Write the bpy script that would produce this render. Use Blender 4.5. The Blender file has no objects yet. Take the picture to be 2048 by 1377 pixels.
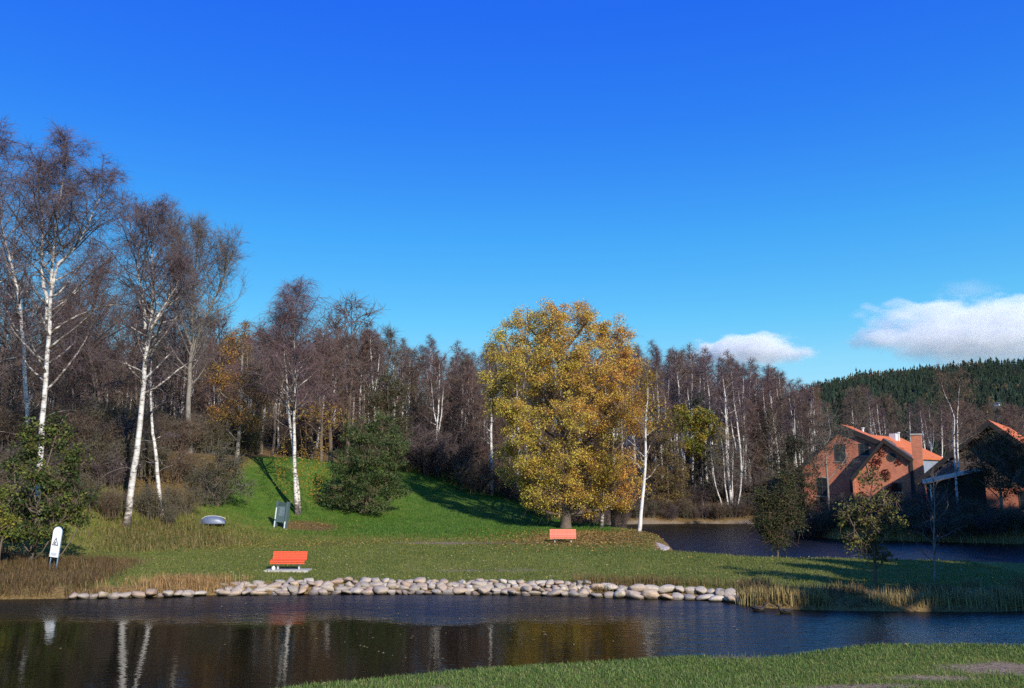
import bpy, math, numpy as np
from mathutils import Vector, Matrix
R = math.radians
scn = bpy.context.scene
C = scn.collection

# ------------------------------------------------------------------ camera
F = 1738.0                     # focal length in pixels of a 2048 wide picture
PITCH = math.atan(272.0 / F)   # camera tilted up
CAMZ = 4.8                     # eye height above the pond
cam = bpy.data.cameras.new('camera')
cam.sensor_width = 36.0
cam.lens = 36.0 * F / 2048.0
cam.clip_start = 0.1
cam.clip_end = 30000
cam_o = bpy.data.objects.new('camera', cam)
C.objects.link(cam_o)
cam_o.location = (0, 0, CAMZ)
cam_o.rotation_euler = (R(90) + PITCH, 0, 0)
scn.camera = cam_o

# ------------------------------------------------------------------ sky, sun, exposure
SUN_EL, SUN_AZ = R(28), R(30)           # azimuth: to the right of straight behind the camera
to_sun = Vector((math.sin(SUN_AZ) * math.cos(SUN_EL), -math.cos(SUN_AZ) * math.cos(SUN_EL), math.sin(SUN_EL)))
world = bpy.data.worlds.new('World')
scn.world = world
world.use_nodes = True
wn, wl = world.node_tree.nodes, world.node_tree.links
wn.clear()
sky = wn.new('ShaderNodeTexSky')
sky.sky_type = 'NISHITA'
sky.sun_disc = False
sky.sun_elevation = SUN_EL
sky.sun_rotation = math.atan2(to_sun.x, to_sun.y)
sky.altitude = 200
sky.air_density = 1.0
sky.dust_density = 0.25
sky.ozone_density = 2.6
# a deep, clear autumn blue: the whole sky made more saturated and more even, the same in every direction
def wmath(op, a, b):
    m = wn.new('ShaderNodeMath'); m.operation = op
    for s_, v in zip(m.inputs, (a, b)):
        if hasattr(v, 'is_output'): wl.new(v, s_)
        else: s_.default_value = v
    return m.outputs[0]
sh = wn.new('ShaderNodeSeparateColor'); sh.mode = 'HSV'
hs = wn.new('ShaderNodeCombineColor'); hs.mode = 'HSV'
bg = wn.new('ShaderNodeBackground')
bg.inputs['Strength'].default_value = 0.12
wo = wn.new('ShaderNodeOutputWorld')
wl.new(sky.outputs[0], sh.inputs[0])
rp = wn.new('ShaderNodeValToRGB'); el = rp.color_ramp.elements
STOPS = [(.40, 202, .60), (.50, 204, .72), (.575, 208.4, .85), (.639, 217.4, .933), (.676, 227, .969), (.693, 231, .98), (.76, 233, .985)]
while len(el) < len(STOPS): el.new(.5)
for e_, (p_, h_, s_) in zip(el, STOPS): e_.position = p_; e_.color = (h_ / 360, s_, 0, 1)
rs = wn.new('ShaderNodeSeparateColor')
wl.new(sh.outputs[1], rp.inputs[0]); wl.new(rp.outputs[0], rs.inputs[0])
wl.new(rs.outputs[0], hs.inputs[0]); wl.new(rs.outputs[1], hs.inputs[1])
wl.new(wmath('MULTIPLY', wmath('POWER', sh.outputs[2], 0.16), 4.75), hs.inputs[2])
wl.new(hs.outputs[0], bg.inputs['Color'])
wl.new(bg.outputs[0], wo.inputs['Surface'])

sun = bpy.data.lights.new('sun', 'SUN')
sun.energy = 4.8
sun.angle = R(0.53)
sun.color = (1.0, 0.93, 0.82)
sun_o = bpy.data.objects.new('sun', sun)
C.objects.link(sun_o)
sun_o.rotation_euler = to_sun.to_track_quat('Z', 'Y').to_euler()

scn.view_settings.view_transform = 'Standard'
scn.view_settings.look = 'None'
scn.view_settings.gamma = 1
scn.view_settings.use_curve_mapping = False
scn.view_settings.exposure = 0.35
scn.cycles.max_bounces = 6
scn.cycles.diffuse_bounces = 3
scn.cycles.glossy_bounces = 3
scn.cycles.transparent_max_bounces = 8
scn.cycles.volume_bounces = 5
scn.cycles.use_denoising = False

# ------------------------------------------------------------------ pixels to points
cp, sp = math.cos(PITCH), math.sin(PITCH)
def ray(px, py):
    a, b = (px - 1024) / F, (688.5 - py) / F
    return Vector((a, cp - b * sp, sp + b * cp))
def at_y(px, py, Y):
    d = ray(px, py)
    t = Y / d.y
    return Vector((d.x * t, Y, CAMZ + d.z * t))
def X_at(px, Y, py=1000): return at_y(px, py, Y).x
def Z_at(py, Y): return at_y(1024, py, Y).z

# ------------------------------------------------------------------ helpers
def rngf(seed): return np.random.default_rng(seed)
def vnoise(x, y, s=1.0, seed=0):
    """cheap smooth value noise, 0..1"""
    x = np.asarray(x, float) / s; y = np.asarray(y, float) / s
    xi, yi = np.floor(x), np.floor(y); fx, fy = x - xi, y - yi
    fx = fx * fx * (3 - 2 * fx); fy = fy * fy * (3 - 2 * fy)
    def h(a, b):
        v = np.sin(a * 127.1 + b * 311.7 + seed * 74.7) * 43758.5453
        return v - np.floor(v)
    return (h(xi, yi) * (1 - fx) + h(xi + 1, yi) * fx) * (1 - fy) + (h(xi, yi + 1) * (1 - fx) + h(xi + 1, yi + 1) * fx) * fy

class MB:
    """collects pieces of geometry and links them as ONE mesh object"""
    def __init__(s): s.V, s.Fs, s.Cs, s.n, s.M = [], [], [], 0, []
    def add(s, V, Fc, col=None, mat=0):
        V = np.asarray(V, float).reshape(-1, 3)
        s.V.append(V)
        if isinstance(Fc, np.ndarray): s.Fs.append(Fc.astype(np.int64) + s.n); s.M += [mat] * len(Fc)
        else:
            for f in Fc: s.Fs.append(np.asarray([f]) + s.n); s.M.append(mat)
        c = np.ones((len(V), 3)) if col is None else np.broadcast_to(np.asarray(col, float), (len(V), 3))
        s.Cs.append(c); s.n += len(V)
        return s
    def mesh(s, name, mats, smooth=False):
        me = bpy.data.meshes.new(name)
        if s.n:
            V = np.concatenate(s.V)
            me.vertices.add(len(V)); me.vertices.foreach_set('co', V.astype(np.float32).ravel())
            loops = np.concatenate([f.ravel() for f in s.Fs])
            tot = np.concatenate([np.full(len(f), f.shape[1]) for f in s.Fs])
            st = np.concatenate([[0], np.cumsum(tot)[:-1]])
            me.loops.add(len(loops)); me.loops.foreach_set('vertex_index', loops.astype(np.int32))
            me.polygons.add(len(tot)); me.polygons.foreach_set('loop_start', st.astype(np.int32))
            me.polygons.foreach_set('loop_total', tot.astype(np.int32))
            if any(s.M): me.polygons.foreach_set('material_index', np.asarray(s.M, np.int32))
            me.polygons.foreach_set('use_smooth', np.full(len(tot), smooth))
            ca = me.attributes.new('Col', 'FLOAT_COLOR', 'POINT')
            c4 = np.ones((len(V), 4), np.float32); c4[:, :3] = np.concatenate(s.Cs)
            ca.data.foreach_set('color', c4.ravel())
            me.update(calc_edges=True)
            me.validate()
        for m in (mats if isinstance(mats, (list, tuple)) else [mats]): me.materials.append(m)
        return me
    def build(s, name, mats, parent=None, smooth=False):
        return link(name, s.mesh(name, mats, smooth), parent)
    # shapes
    def box(s, x0, x1, y0, y1, z0, z1, col=None, mat=0, M=None):
        V = np.array([(x, y, z) for z in (z0, z1) for y in (y0, y1) for x in (x0, x1)], float)
        if M is not None: V = (np.asarray(M)[:3, :3] @ V.T).T + np.asarray(M)[:3, 3]
        s.add(V, np.array([(0, 2, 3, 1), (4, 5, 7, 6), (0, 1, 5, 4), (2, 6, 7, 3), (0, 4, 6, 2), (1, 3, 7, 5)]), col, mat)
        return s
    def prism(s, poly, y0, y1, col=None, mat=0):
        """poly: list of (x,z) counter-clockwise seen from -y, extruded from y0 to y1"""
        n = len(poly)
        V = [(x, y0, z) for x, z in poly] + [(x, y1, z) for x, z in poly]
        Fc = [tuple(range(n)), tuple(range(2 * n - 1, n - 1, -1))] + [(i, i + n, (i + 1) % n + n, (i + 1) % n) for i in range(n)]
        s.add(V, Fc, col, mat); return s
    def tube(s, P, r, k=6, col=None, mat=0, cap=True):
        P = np.asarray(P, float); n = len(P); r = np.broadcast_to(np.asarray(r, float), (n,))
        T = np.gradient(P, axis=0); T /= np.linalg.norm(T, axis=1)[:, None] + 1e-9
        ref = np.array([0.31, 0.95, 0.05]) if abs(T[0][2]) > .7 else np.array([0.05, 0.02, 1.0])
        U = np.cross(T, ref); U /= np.linalg.norm(U, axis=1)[:, None] + 1e-9
        W = np.cross(T, U)
        a = np.arange(k) * 2 * math.pi / k
        V = P[:, None, :] + r[:, None, None] * (np.cos(a)[None, :, None] * U[:, None, :] + np.sin(a)[None, :, None] * W[:, None, :])
        i, j = np.meshgrid(np.arange(n - 1), np.arange(k), indexing='ij')
        q = np.stack([i * k + j, i * k + (j + 1) % k, (i + 1) * k + (j + 1) % k, (i + 1) * k + j], -1).reshape(-1, 4)
        s.add(V.reshape(-1, 3), q, col, mat)
        if cap and k > 3:
            s.add(V[0], [tuple(range(k - 1, -1, -1))], col, mat); s.add(V[-1], [tuple(range(k))], col, mat)
        return s
    def ribbons(s, P, w, rng, col):
        """P (N,m,3) polylines -> flat ribbons, w width at the root, col (3) or (N,3)"""
        N, m, _ = P.shape
        d = P[:, -1] - P[:, 0]
        q = rng.normal(size=(N, 3)); side = np.cross(d, q); side /= np.linalg.norm(side, axis=1)[:, None] + 1e-9
        tw = np.linspace(1, .35, m)[None, :, None] * (np.broadcast_to(w, (N,)) * .5)[:, None, None]
        A = P - side[:, None] * tw; B = P + side[:, None] * tw
        V = np.stack([A, B], 2).reshape(N, m * 2, 3)
        base = (np.arange(N) * m * 2)[:, None, None]
        k = np.arange(m - 1)[None, :, None] * 2
        q = (base + k + np.array([0, 1, 3, 2])[None, None, :]).reshape(-1, 4)
        cc = np.repeat(np.broadcast_to(col, (N, 3)), m * 2, axis=0)
        s.add(V.reshape(-1, 3), q, cc); return s
    def leaves(s, P, size, rng, col, up=.25, aspect=.65, sunny=None):
        N = len(P)
        if N == 0: return s
        nrm = rng.normal(size=(N, 3)); nrm[:, 2] += up * 2
        nrm /= np.linalg.norm(nrm, axis=1)[:, None]
        a = np.cross(nrm, rng.normal(size=(N, 3))); a /= np.linalg.norm(a, axis=1)[:, None] + 1e-9
        b = np.cross(nrm, a)
        L = (size * rng.uniform(.6, 1.3, N))[:, None] * .5
        V = np.stack([P - a * L, P - b * L * aspect + nrm * L * .25, P + a * L, P + b * L * aspect + nrm * L * .25], 1)
        q = np.arange(N * 4).reshape(N, 4)
        s.add(V.reshape(-1, 3), q, np.repeat(np.broadcast_to(col, (N, 3)), 4, axis=0)); return s

def link(name, me, parent=None):
    o = bpy.data.objects.new(name, me); C.objects.link(o)
    if parent is not None: o.parent = parent
    return o
def empty(name, loc=(0, 0, 0), rz=0.0):
    o = bpy.data.objects.new(name, None); C.objects.link(o)
    o.location = loc; o.rotation_euler = (0, 0, rz); o.empty_display_size = .3
    return o
def tag(o, label, cat, group=None):
    o['label'] = label; o['category'] = cat
    if group: o['group'] = group
    return o
def kind(o, k, label=None):
    o['kind'] = k
    if label: o['label'] = label
    return o
def copy_tree(o, parent=None):
    c = o.copy(); C.objects.link(c); c.parent = parent
    for ch in list(o.children): copy_tree(ch, c)
    return c

# ------------------------------------------------------------------ materials
def nt(name):
    m = bpy.data.materials.new(name); m.use_nodes = True
    t = m.node_tree; b = t.nodes['Principled BSDF']
    return m, t, b
def N(t, typ, **kw):
    n = t.nodes.new(typ)
    for k, v in kw.items():
        if k.startswith('i_'): n.inputs[k[2:].replace('_', ' ')].default_value = v
        else: setattr(n, k, v)
    return n
def L(t, a, b): t.links.new(a, b)
def ramp(t, fac, stops, interp='LINEAR'):
    r = N(t, 'ShaderNodeValToRGB'); r.color_ramp.interpolation = interp
    e = r.color_ramp.elements
    while len(e) < len(stops): e.new(.5)
    for x, (p, c) in zip(e, stops):
        x.position = p; x.color = (*c, 1) if len(c) == 3 else c
    L(t, fac, r.inputs[0]); return r
def noise(t, scale, detail=4, vec=None, rough=.6):
    n = N(t, 'ShaderNodeTexNoise'); n.inputs['Scale'].default_value = scale
    n.inputs['Detail'].default_value = detail; n.inputs['Roughness'].default_value = rough
    if vec is not None: L(t, vec, n.inputs['Vector'])
    return n
def mixc(t, fac, a, b, mode='MIX'):
    m = N(t, 'ShaderNodeMix', data_type='RGBA', blend_type=mode)
    for sock, v in ((m.inputs[0], fac), (m.inputs[6], a), (m.inputs[7], b)):
        if hasattr(v, 'is_output'): L(t, v, sock)
        elif isinstance(v, (int, float)): sock.default_value = v
        else: sock.default_value = (*v, 1)
    return m.outputs[2]
def math_(t, op, a, b=None, clamp=False):
    m = N(t, 'ShaderNodeMath', operation=op); m.use_clamp = clamp
    for sock, v in zip(m.inputs, (a, b)):
        if v is None: continue
        if hasattr(v, 'is_output'): L(t, v, sock)
        else: sock.default_value = v
    return m.outputs[0]
def bump(t, b, h, strength=.4, dist=.02):
    n = N(t, 'ShaderNodeBump'); n.inputs['Strength'].default_value = strength; n.inputs['Distance'].default_value = dist
    L(t, h, n.inputs['Height']); L(t, n.outputs[0], b.inputs['Normal']); return n
def plain(name, col, rough=.7, var=.25, scale=3.0, metal=0.0, bmp=.2):
    """a base colour broken up by two sizes of noise"""
    m, t, b = nt(name)
    tc = N(t, 'ShaderNodeTexCoord')
    n1 = noise(t, scale, 5, tc.outputs['Object']); n2 = noise(t, scale * 9, 3, tc.outputs['Object'])
    f = math_(t, 'MULTIPLY', n1.outputs[0], n2.outputs[0])
    c = ramp(t, f, [(.1, [x * (1 - var) for x in col]), (.42, [min(1, x * (1 + var)) for x in col])])
    L(t, c.outputs[0], b.inputs['Base Color'])
    b.inputs['Roughness'].default_value = rough; b.inputs['Metallic'].default_value = metal
    if bmp: bump(t, b, n2.outputs[0], bmp, .01)
    return m
def leafmat(name, transl=.35, rough=.55):
    m, t, b = nt(name)
    a = N(t, 'ShaderNodeAttribute', attribute_name='Col')
    L(t, a.outputs['Color'], b.inputs['Base Color'])
    b.inputs['Roughness'].default_value = rough
    b.inputs['Specular IOR Level'].default_value = .3
    if transl:
        tr = N(t, 'ShaderNodeBsdfTranslucent'); L(t, a.outputs['Color'], tr.inputs['Color'])
        mx = N(t, 'ShaderNodeMixShader'); mx.inputs[0].default_value = transl
        out = t.nodes['Material Output']
        L(t, b.outputs[0], mx.inputs[1]); L(t, tr.outputs[0], mx.inputs[2]); L(t, mx.outputs[0], out.inputs[0])
    return m
M_leaf = leafmat('leaf')
M_twig = leafmat('twig', 0, .8)
M_blade = leafmat('grass_blade', .3, .6)

def birch_bark():
    m, t, b = nt('birch_bark')
    tc = N(t, 'ShaderNodeTexCoord')
    mp = N(t, 'ShaderNodeMapping'); mp.inputs['Scale'].default_value = (2.2, 2.2, 5.0)
    L(t, tc.outputs['Object'], mp.inputs[0])
    n1 = noise(t, 1.0, 4, mp.outputs[0], .65)
    a = N(t, 'ShaderNodeAttribute', attribute_name='Col')
    # Col.r carries how rough and dark the old bark is along the stem
    sep = N(t, 'ShaderNodeSeparateColor'); L(t, a.outputs['Color'], sep.inputs[0])
    thr = math_(t, 'ADD', n1.outputs[0], math_(t, 'MULTIPLY', math_(t, 'SUBTRACT', sep.outputs[0], .5), .5))
    c = ramp(t, thr, [(.30, (.66, .62, .58)), (.47, (.48, .44, .40)), (.55, (.19, .155, .13)), (.66, (.06, .048, .042))])
    L(t, c.outputs[0], b.inputs['Base Color']); b.inputs['Roughness'].default_value = .75
    bump(t, b, n1.outputs[0], .3, .03)
    return m
M_birch = birch_bark()
M_bark = plain('dark_bark', (.115, .085, .065), .9, .45, 4, bmp=.6)
M_greybark = plain('grey_bark', (.21, .185, .16), .9, .4, 4, bmp=.5)
# ------------------------------------------------------------------ the lie of the land
POND = np.array([(-160, 8), (-60, 4), (-30, 6), (-16, 9), (-8, 16.9), (-4.9, 19.5), (-2.5, 20.6), (0, 21.3), (2.2, 22.0), (4.8, 22.5), (6.6, 22.4),
    (8.9, 23.2), (13.4, 23.4), (22, 24.2), (40, 25.5), (90, 30), (160, 30), (160, 40), (90, 39), (60, 37.5), (30, 36), (22, 34.6), (19.5, 33.5), (17, 33.1), (13.6, 33.3),
    (11, 33.6), (9.6, 34.2), (8.9, 35.4), (8.0, 36.6), (5.5, 36.9), (3.3, 37.5), (0, 38.2), (-4, 38.5), (-8, 38.4), (-12, 38.0), (-15, 37.3), (-18.5, 36.8), (-22, 36.4),
    (-30, 35), (-60, 34), (-160, 40)], float)
FARPOND = np.array([(9.5, 53.4), (11.5, 51.6), (14.5, 50.4), (20, 48.8), (28, 47.4), (45, 46), (90, 46), (160, 48), (160, 62), (90, 63), (60, 64), (46, 66), (39, 67.5), (31.6, 71), (26.5, 74),
    (26, 82), (28, 93), (26, 98), (20, 98.6), (12, 97.5), (7.5, 92), (7.8, 80), (10.6, 70), (11.2, 62), (10.0, 57)], float)
def sdist(P, x, y):
    """signed distance to a polygon, positive outside"""
    x = np.asarray(x, float); y = np.asarray(y, float)
    d = np.full(x.shape, 1e9); ins = np.zeros(x.shape, bool)
    for (ax, ay), (bx, by) in zip(P, np.roll(P, -1, 0)):
        ex, ey = bx - ax, by - ay
        t = np.clip(((x - ax) * ex + (y - ay) * ey) / (ex * ex + ey * ey), 0, 1)
        d = np.minimum(d, np.hypot(x - ax - t * ex, y - ay - t * ey))
        c = (ay > y) != (by > y)
        ins ^= c & (x < ex * (y - ay) / (ey if abs(ey) > 1e-9 else 1e-9) + ax)
    return np.where(ins, -d, d)
def wdist(x, y): return np.minimum(sdist(POND, x, y), sdist(FARPOND, x, y))
HX = [-400, -60, -34, -27, -24.8, -20, -17, -10, 0, 4, 7]
HY = [20, 32, 37, 41, 48, 54, 59, 63, 67, 70, 76]
HS = [6.4, 6.4, 6.1, 5.9, 5.7, 5.2, 4.9, 4.2, 2.5, 1.0, 0]
def land(x, y):
    x = np.asarray(x, float); y = np.asarray(y, float)
    isl = .44 + .02 * np.clip(y - 40, 0, 60)
    s = np.interp(x, HX, HS); yh = np.interp(x, HX, HY)
    isl = isl + s * np.clip((y - yh) / 28, 0, 1) ** 1.6
    g = np.interp(x, [-120, -40, 0, 18, 40, 80, 200], [9, 8.5, 7.5, 6, 3, 3, 5])
    isl = isl + g * np.clip((y - 95) / 60, 0, 1.3)
    near = .52 + .155 * np.clip(18.5 - y, 0, 26)
    near = near + .05 * np.clip(y - 18, 0, 5) * (np.clip(x - 5, 0, 6) / 6)
    k = np.clip((y - 27) / 4, 0, 1)
    far = isl * k + near * (1 - k)
    far = far + (vnoise(x, y, 7, 1) - .5) * .22 + (vnoise(x, y, 2.2, 2) - .5) * .07
    return far
def gz(x, y):
    x = np.asarray(x, float); y = np.asarray(y, float)
    d = wdist(x, y)
    b = land(x, y)
    w = np.where(y < 29, .55, np.where(y > 77, 7.0, 1.05))
    up = b * np.clip(d / w, 0, 1) ** .75
    return np.where(d > 0, up, -1.2 * np.clip(-d / 3, 0, 1) ** .8)
def gzf(x, y): return float(gz(np.array([x]), np.array([y]))[0])
def hit(px, py, y0=14, y1=140):
    """where the line of sight through a pixel first meets the ground"""
    d = ray(px, py)
    ys = np.linspace(y0, y1, 1600); t = ys / d.y
    xs = d.x * t; zs = CAMZ + d.z * t
    g = gz(xs, ys); i = np.argmax(zs <= g)
    return Vector((xs[i], ys[i], g[i]))
def on(px, Y):
    x = X_at(px, Y); return Vector((x, Y, gzf(x, Y)))

def axis(fine0, fine1, step, lo, hi, grow=1.09):
    a = list(np.arange(fine0, fine1, step)); s = step; v = a[-1]
    while v < hi: s *= grow; v += s; a.append(v)
    s = step; v = a[0]; b = []
    while v > lo: s *= grow; v -= s; b.append(v)
    return np.array(b[::-1] + a)
gx = axis(-32, 34, .4, -3500, 3500, 1.1); gy = axis(14, 72, .33, -400, 7000, 1.07)
GX, GY = np.meshgrid(gx, gy)
GZ = gz(GX.ravel(), GY.ravel()).reshape(GX.shape)
WD = wdist(GX.ravel(), GY.ravel()).reshape(GX.shape)
nx, ny = len(gx), len(gy)
ii, jj = np.meshgrid(np.arange(ny - 1), np.arange(nx - 1), indexing='ij')
q = np.stack([ii * nx + jj, ii * nx + jj + 1, (ii + 1) * nx + jj + 1, (ii + 1) * nx + jj], -1).reshape(-1, 4)

def sstep(a, b, v): v = np.clip((v - a) / (b - a), 0, 1); return v * v * (3 - 2 * v)
def blob(x, y, cx, cy, rx, ry): return np.exp(-(((x - cx) / rx) ** 2 + ((y - cy) / ry) ** 2))
def masks(x, y, d):
    """what grows or lies where: lush = rich green slope, dry = tawny grass, dirt = bare soil, litter = fallen leaves"""
    lush = sstep(58, 66, y + (x + 10) * .25) * sstep(12, 4, x) * (y < 95)
    lush = np.maximum(lush, .55 * blob(x, y, 6, 51, 9, 2.6))
    dry = sstep(1.6, .4, d) * (y > 28) * .8
    dry = np.maximum(dry, sstep(-17.5, -20, x) * sstep(55, 40, y) * sstep(30, 34, y))
    dry = np.maximum(dry, .85 * blob(x, y, -14.5, 38.9, 2.6, 1.1))
    dry = np.maximum(dry, .7 * sstep(8, 11, x) * blob(x, y, 15, 35, 12, 2.6))
    dirt = np.maximum(1.0 * blob(x, y, -2.9, 56.3, 5.5, .8), .95 * blob(x, y, 11.6, 20.5, 2.6, .75))
    dirt = np.maximum(dirt, .8 * blob(x, y, 9.0, 19.6, 1.3, .4))
    dirt = np.maximum(dirt, .85 * blob(x, y, 7.2, 18.9, 1.7, .33)); dirt = np.maximum(dirt, .85 * blob(x, y, -1.45, 18.8, .55, .28))
    dirt = np.maximum(dirt, .95 * blob(x, y, 5.7, 21.95, 1.3, .38))
    dirt = np.maximum(dirt, .55 * blob(x, y, -.5, 43.5, 6, .9))
    dirt = np.maximum(dirt, .85 * sstep(.9, .2, d) * (y > 88) * (x > 5))
    lit = np.maximum(.95 * blob(x, y, 5.2, 61, 5.2, 6), .8 * blob(x, y, -15.2, 66, 3, 2.6))
    lit = np.maximum(lit, .65 * blob(x, y, -19.5, 57.5, 3.4, 4)); lit = np.maximum(lit, .5 * blob(x, y, -13, 57, 7, 2.2))
    lit = np.maximum(lit, sstep(88, 96, y - 3 * np.clip(x - 3, 0, 3)) * .95)
    lit = np.maximum(lit, .95 * (y > 86) * sstep(4, 7, x) * (x < 120))
    lit = np.maximum(lit, sstep(-20, -26, x) * sstep(56, 66, y))
    return lush, dry, dirt, lit
g = MB(); g.add(np.stack([GX.ravel(), GY.ravel(), GZ.ravel()], 1), q)

def ground_mat():
    m, t, b = nt('ground')
    tc = N(t, 'ShaderNodeTexCoord'); P = tc.outputs['Object']
    a = N(t, 'ShaderNodeAttribute', attribute_name='Col'); sep = N(t, 'ShaderNodeSeparateColor'); L(t, a.outputs['Color'], sep.inputs[0])
    lit = N(t, 'ShaderNodeAttribute', attribute_name='litter')
    n_big = noise(t, .16, 4, P); n_mid = noise(t, .9, 5, P); n_fine = noise(t, 9, 6, P, .75)
    grass = ramp(t, n_mid.outputs[0], [(.3, (.095, .122, .020)), (.5, (.145, .158, .030)), (.7, (.20, .18, .048))]).outputs[0]
    lush = ramp(t, n_mid.outputs[0], [(.3, (.052, .105, .012)), (.55, (.080, .138, .018)), (.72, (.135, .155, .028))]).outputs[0]
    c = mixc(t, sep.outputs[0], grass, lush)
    def breakup(mask, n, k=1.1):
        s = math_(t, 'ADD', mask, math_(t, 'MULTIPLY', math_(t, 'SUBTRACT', n.outputs[0], .5), k))
        r = N(t, 'ShaderNodeMapRange'); r.inputs[1].default_value = .36; r.inputs[2].default_value = .64
        L(t, s, r.inputs[0]); return r.outputs[0]
    dry = ramp(t, n_fine.outputs[0], [(.3, (.10, .062, .022)), (.7, (.27, .18, .075))]).outputs[0]
    c = mixc(t, breakup(sep.outputs[1], n_mid, .9), c, dry)
    litc = ramp(t, n_fine.outputs[0], [(.32, (.06, .042, .022)), (.5, (.15, .095, .04)), (.68, (.24, .15, .06))]).outputs[0]
    c = mixc(t, breakup(lit.outputs['Fac'], n_fine, .9), c, litc)
    dirt = ramp(t, n_fine.outputs[0], [(.3, (.13, .095, .065)), (.7, (.31, .235, .17))]).outputs[0]
    c = mixc(t, breakup(sep.outputs[2], n_mid, 1.0), c, dirt)
    c = mixc(t, .55, c, ramp(t, n_fine.outputs[0], [(.25, (.45, .45, .45)), (.75, (1.5, 1.5, 1.5))]).outputs[0], 'MULTIPLY')
    c = mixc(t, .8, c, ramp(t, n_big.outputs[0], [(.3, (.75, .8, .7)), (.7, (1.2, 1.15, 1.1))]).outputs[0], 'MULTIPLY')
    L(t, c, b.inputs['Base Color']); b.inputs['Roughness'].default_value = .95; b.inputs['Specular IOR Level'].default_value = .15
    bump(t, b, n_fine.outputs[0], .9, .07)
    return m
M_ground = ground_mat()
lu, dr, di, li = masks(GX.ravel(), GY.ravel(), WD.ravel())
g.Cs = [np.stack([lu, dr, di], 1)]
ground = g.build('ground', M_ground, smooth=True)
at = ground.data.attributes.new('litter', 'FLOAT', 'POINT'); at.data.foreach_set('value', li.astype(np.float32))
kind(ground, 'structure')

# ------------------------------------------------------------------ water
def water_mat():
    m, t, b = nt('water')
    tc = N(t, 'ShaderNodeTexCoord'); P = tc.outputs['Object']
    b.inputs['Base Color'].default_value = (.006, .005, .002, 1); b.inputs['Roughness'].default_value = .03
    b.inputs['IOR'].default_value = 1.31
    mp = N(t, 'ShaderNodeMapping'); mp.inputs['Scale'].default_value = (.75, 1.5, 1); L(t, P, mp.inputs[0])
    n1 = noise(t, 3.4, 3, mp.outputs[0], .55); n2 = noise(t, .8, 2, mp.outputs[0])
    h = math_(t, 'ADD', n1.outputs[0], math_(t, 'MULTIPLY', n2.outputs[0], 1.2))
    # catspaws: where a breath of wind roughens the pond
    sx = N(t, 'ShaderNodeSeparateXYZ'); L(t, P, sx.inputs[0])
    wob = noise(t, .22, 3, P)
    yy = math_(t, 'ADD', sx.outputs[1], math_(t, 'MULTIPLY', math_(t, 'SUBTRACT', wob.outputs[0], .5), 5.0))
    def mr(v, a, c):
        r = N(t, 'ShaderNodeMapRange', interpolation_type='SMOOTHSTEP'); r.inputs[1].default_value = a; r.inputs[2].default_value = c
        L(t, v, r.inputs[0]); return r.outputs[0]
    shore = mr(yy, 29.6, 33.6)
    east = math_(t, 'MULTIPLY', mr(sx.outputs[0], 2, 8), mr(yy, 19, 24))
    wind = math_(t, 'MAXIMUM', shore, math_(t, 'MULTIPLY', east, .75))
    L(t, math_(t, 'ADD', math_(t, 'MULTIPLY', wind, .27), .03), b.inputs['Roughness'])
    bn = N(t, 'ShaderNodeBump'); bn.inputs['Distance'].default_value = .07
    L(t, math_(t, 'ADD', math_(t, 'MULTIPLY', wind, .80), .05), bn.inputs['Strength'])
    L(t, h, bn.inputs['Height']); L(t, bn.outputs[0], b.inputs['Normal'])
    return m
w = MB(); w.add([(-400, -60, 0), (400, -60, 0), (400, 130, 0), (-400, 130, 0)], np.array([(0, 1, 2, 3)]))
kind(w.build('water', water_mat()), 'structure')
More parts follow.
